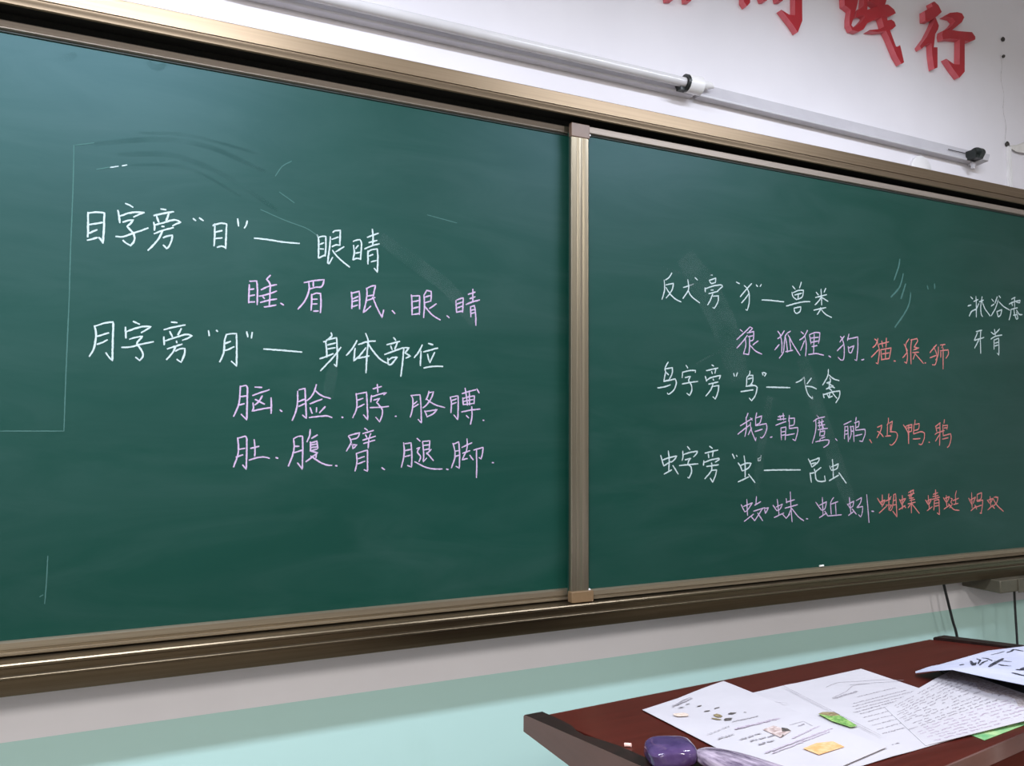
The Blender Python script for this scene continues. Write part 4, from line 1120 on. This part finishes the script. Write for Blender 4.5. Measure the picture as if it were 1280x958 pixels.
m = MB()
m2 = MB()
for k in range(20):
    s = .08 + .046 * k
    t = .14
    while t < .93:
        l = rnd.uniform(.02, .08)
        if rnd.random() < .84:
            pts = [Vector((s + rnd.uniform(-.008, .008), t + l * i / 4)) for i in range(5)]
            vs, fs = [], []
            for i, p in enumerate(pts):
                hw = rnd.uniform(.003, .008)
                vs += [on3(p.x - hw, p.y), on3(p.x + hw, p.y)]
                if i < 4:
                    fs.append((2 * i, 2 * i + 1, 2 * i + 3, 2 * i + 2))
            (m if k < 13 else m2).add(vs, fs)
        t += l + rnd.uniform(.006, .03)
part('printed_text', m, M['ink_grey'], art)
part('printed_text', m2, M['ink_purple'], art, 'mauve print')
m = MB()
N3 = 10
vs = [on3(i / N3 * .98 + .01, .012 + (.15 + .05 * math.sin(i * 1.7)) * j / 3, .0006) for i in range(N3 + 1) for j in range(4)]
m.add(vs, [(i * 4 + j, i * 4 + j + 1, i * 4 + j + 5, i * 4 + j + 4) for i in range(N3) for j in range(3)])
part('printed_picture', m, M['paper_grain'], art, 'grainy brown printed strip')

gp = sheet('worksheet', [(.40, .40), (.60, .38), (.560, .470), (.3655, .4865)], .0004, M['green_paper'],
           'green printed sheet peeking out under the small print leaflet', 'sheet')
gp['group'] = 'white papers on the lectern'
del gp['group']

fo = MB()  # thin flat black piece under the brush lettering sheet
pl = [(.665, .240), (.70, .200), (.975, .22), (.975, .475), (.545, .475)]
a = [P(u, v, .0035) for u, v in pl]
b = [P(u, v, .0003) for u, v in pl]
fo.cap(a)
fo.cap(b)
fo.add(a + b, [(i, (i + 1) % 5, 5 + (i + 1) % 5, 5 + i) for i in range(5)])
tag(obj('flat_piece', fo, M['black_flat_piece'], None, P(.77, .33, 0), bevel=.001), 'thin black flat piece under the brush lettering sheet at the right', 'flat_piece')

# sheet with brush lettering, curling up
UP, LOW = ([(0.6437, 0.1942, 0.006), (0.6809, 0.201, 0.01), (0.7338, 0.2039, 0.013), (0.8499, 0.199, 0.016), (0.9212, 0.2244, 0.018), (1.0266, 0.2398, 0.018)], [(0.6326, 0.2028, 0.006), (0.6137, 0.2484, 0.018), (0.5906, 0.3009, 0.03), (0.5597, 0.3784, 0.033), (0.5487, 0.4369, 0.033), (0.5242, 0.5026, 0.033)])


def oncal(s, t, ex):
    """s runs along the sheet from its pointed tip, t from its far to its near edge"""
    k = min(len(UP) - 2, int(s))
    f_ = s - k
    a = [UP[k][c] * (1 - f_) + UP[k + 1][c] * f_ for c in range(3)]
    b = [LOW[k][c] * (1 - f_) + LOW[k + 1][c] * f_ for c in range(3)]
    hump = .004 * math.sin(min(1, s / 2) * math.pi) * math.sin(t * math.pi)
    return P(a[0] * (1 - t) + b[0] * t, a[1] * (1 - t) + b[1] * t, a[2] * (1 - t) + b[2] * t + ex + hump)


m = MB()
NS, NT = (len(UP) - 1) * 3, 8


def cgrid(ex):
    return [oncal(i / 3, j / NT, ex) for j in range(NT + 1) for i in range(NS + 1)]


vt, vb = cgrid(.0004), cgrid(0)
w1 = NS + 1
q = [(j * w1 + i, j * w1 + i + 1, (j + 1) * w1 + i + 1, (j + 1) * w1 + i) for j in range(NT) for i in range(NS)]
m.add(vt, q, True)
m.add(vb, [f_[::-1] for f_ in q], True)
cal = tag(obj('calligraphy_sheet', m, M['calligraphy_paper'], None, P(.85, .25, .02)), 'bluish white sheet with black brush lettering curling up at the right', 'paper sheet')
INKS = [(0.004, [(2.229, 0.56), (2.334, 0.52)]), (0.005, [(2.521, 0.357), (2.604, 0.599), (2.667, 0.476)]), (0.003, [(2.688, 0.282), (2.792, 0.37), (2.729, 0.528)]), (0.003, [(2.834, 0.283), (2.979, 0.339), (3.125, 0.438)]), (0.003, [(2.771, 0.595), (2.875, 0.472), (3.0, 0.425)]), (0.006, [(3.034, 0.652), (3.229, 0.506), (3.429, 0.371)]), (0.0035, [(3.188, 0.447), (3.417, 0.451), (3.654, 0.475)]), (0.005, [(3.313, 0.565), (3.459, 0.593), (3.625, 0.598)]), (0.005, [(3.688, 0.777), (3.854, 0.797), (4.038, 0.818)]), (0.008, [(3.834, 0.685), (3.938, 0.691), (4.038, 0.627)]), (0.004, [(3.534, 0.169), (3.646, 0.134), (3.721, 0.077), (3.875, 0.131), (3.979, 0.166)]), (0.002, [(3.084, 0.21), (3.334, 0.154), (3.459, 0.117)])]
m = MB()
for wd, pts in INKS:
    pts3 = [oncal(u, v, .0012) for u, v in pts]
    flat = [Vector(((p - LO).dot(LX), (p - LO).dot(LV), (p - LO).dot(LN))) for p in pts3]
    dense = []
    for k in range(len(flat) - 1):
        dense += [flat[k].lerp(flat[k + 1], i / 4) for i in range(4)]
    dense.append(flat[-1])
    hs = iter([d.z for d in dense for _ in (0, 1)])
    m = MB()
    ribbon(m, [Vector((d.x, d.y)) for d in dense], wd, lambda u, v: P(u, v, next(hs)), .3, .5)
    part('brush_stroke', m, M['brush_ink'], cal)

# ---------------------------------------------------------------- purple lumps and chalk ends
def lump(name, c, ru, rv, rh, ex, seed, mat, label, cat, rot=0, amp=.08, base=.0004):
    m = MB()
    NU, NV = 36, 22
    vs = []
    for j in range(NV + 1):
        ph = -math.pi / 2 + math.pi * j / NV
        for i in range(NU):
            a = 2 * math.pi * i / NU

            def sp(x):
                return math.copysign(abs(x) ** ex, x)
            x, y, z = sp(math.cos(ph)) * sp(math.cos(a)), sp(math.cos(ph)) * sp(math.sin(a)), sp(math.sin(ph))
            k = 1 + amp * noise.noise(Vector((x * 1.6 + seed, y * 1.6, z * 1.6)))
            x, y = x * ru * k, y * rv * k
            x, y = x * math.cos(rot) - y * math.sin(rot), x * math.sin(rot) + y * math.cos(rot)
            vs.append(P(c[0] + x, c[1] + y, base + max(0, rh + z * rh * k)))
    fs = [(j * NU + i, j * NU + (i + 1) % NU, (j + 1) * NU + (i + 1) % NU, (j + 1) * NU + i) for j in range(NV) for i in range(NU)]
    m.add(vs, fs, True)
    return tag(obj(name, m, M[mat], None, P(c[0], c[1], 0)), label, cat)


lump('polished_stone', (.005, .316), .031, .036, .0135, .62, 3.1, 'purple_stone', 'glossy dark purple rounded lump on the lectern beside its left rim', 'stone', .45, .07)
lump('streaked_bar', (.036, .440), .024, .105, .0115, .72, 8.2, 'lilac_streak', 'long lilac streaked translucent bar beside the purple lump', 'bar', -.02, .06, .0006)
w = MB()
a0 = P(.002, .222, .0028)
w.tube([a0, a0 + LX * .003 + LV * .003, a0 + LX * .006 + LV * .007], .0026, 10)
tag(obj('chalk_stub', w, M['pink_chalk'], None, P(.002, .222, 0)), 'tiny pink chalk stub on the lectern by the left rim', 'chalk', 'chalk stubs')
w = MB()
w.tube([(1.782, RY - .005, .9525), (1.789, RY - .005, .9525), (1.797, RY - .005, .9530)], .0030, 8)
tag(obj('chalk_stub', w, M['white_chalk'], None, (1.789, RY - .005, .9495)), 'white chalk stub lying on the bottom rail of the right panel', 'chalk', 'chalk stubs')
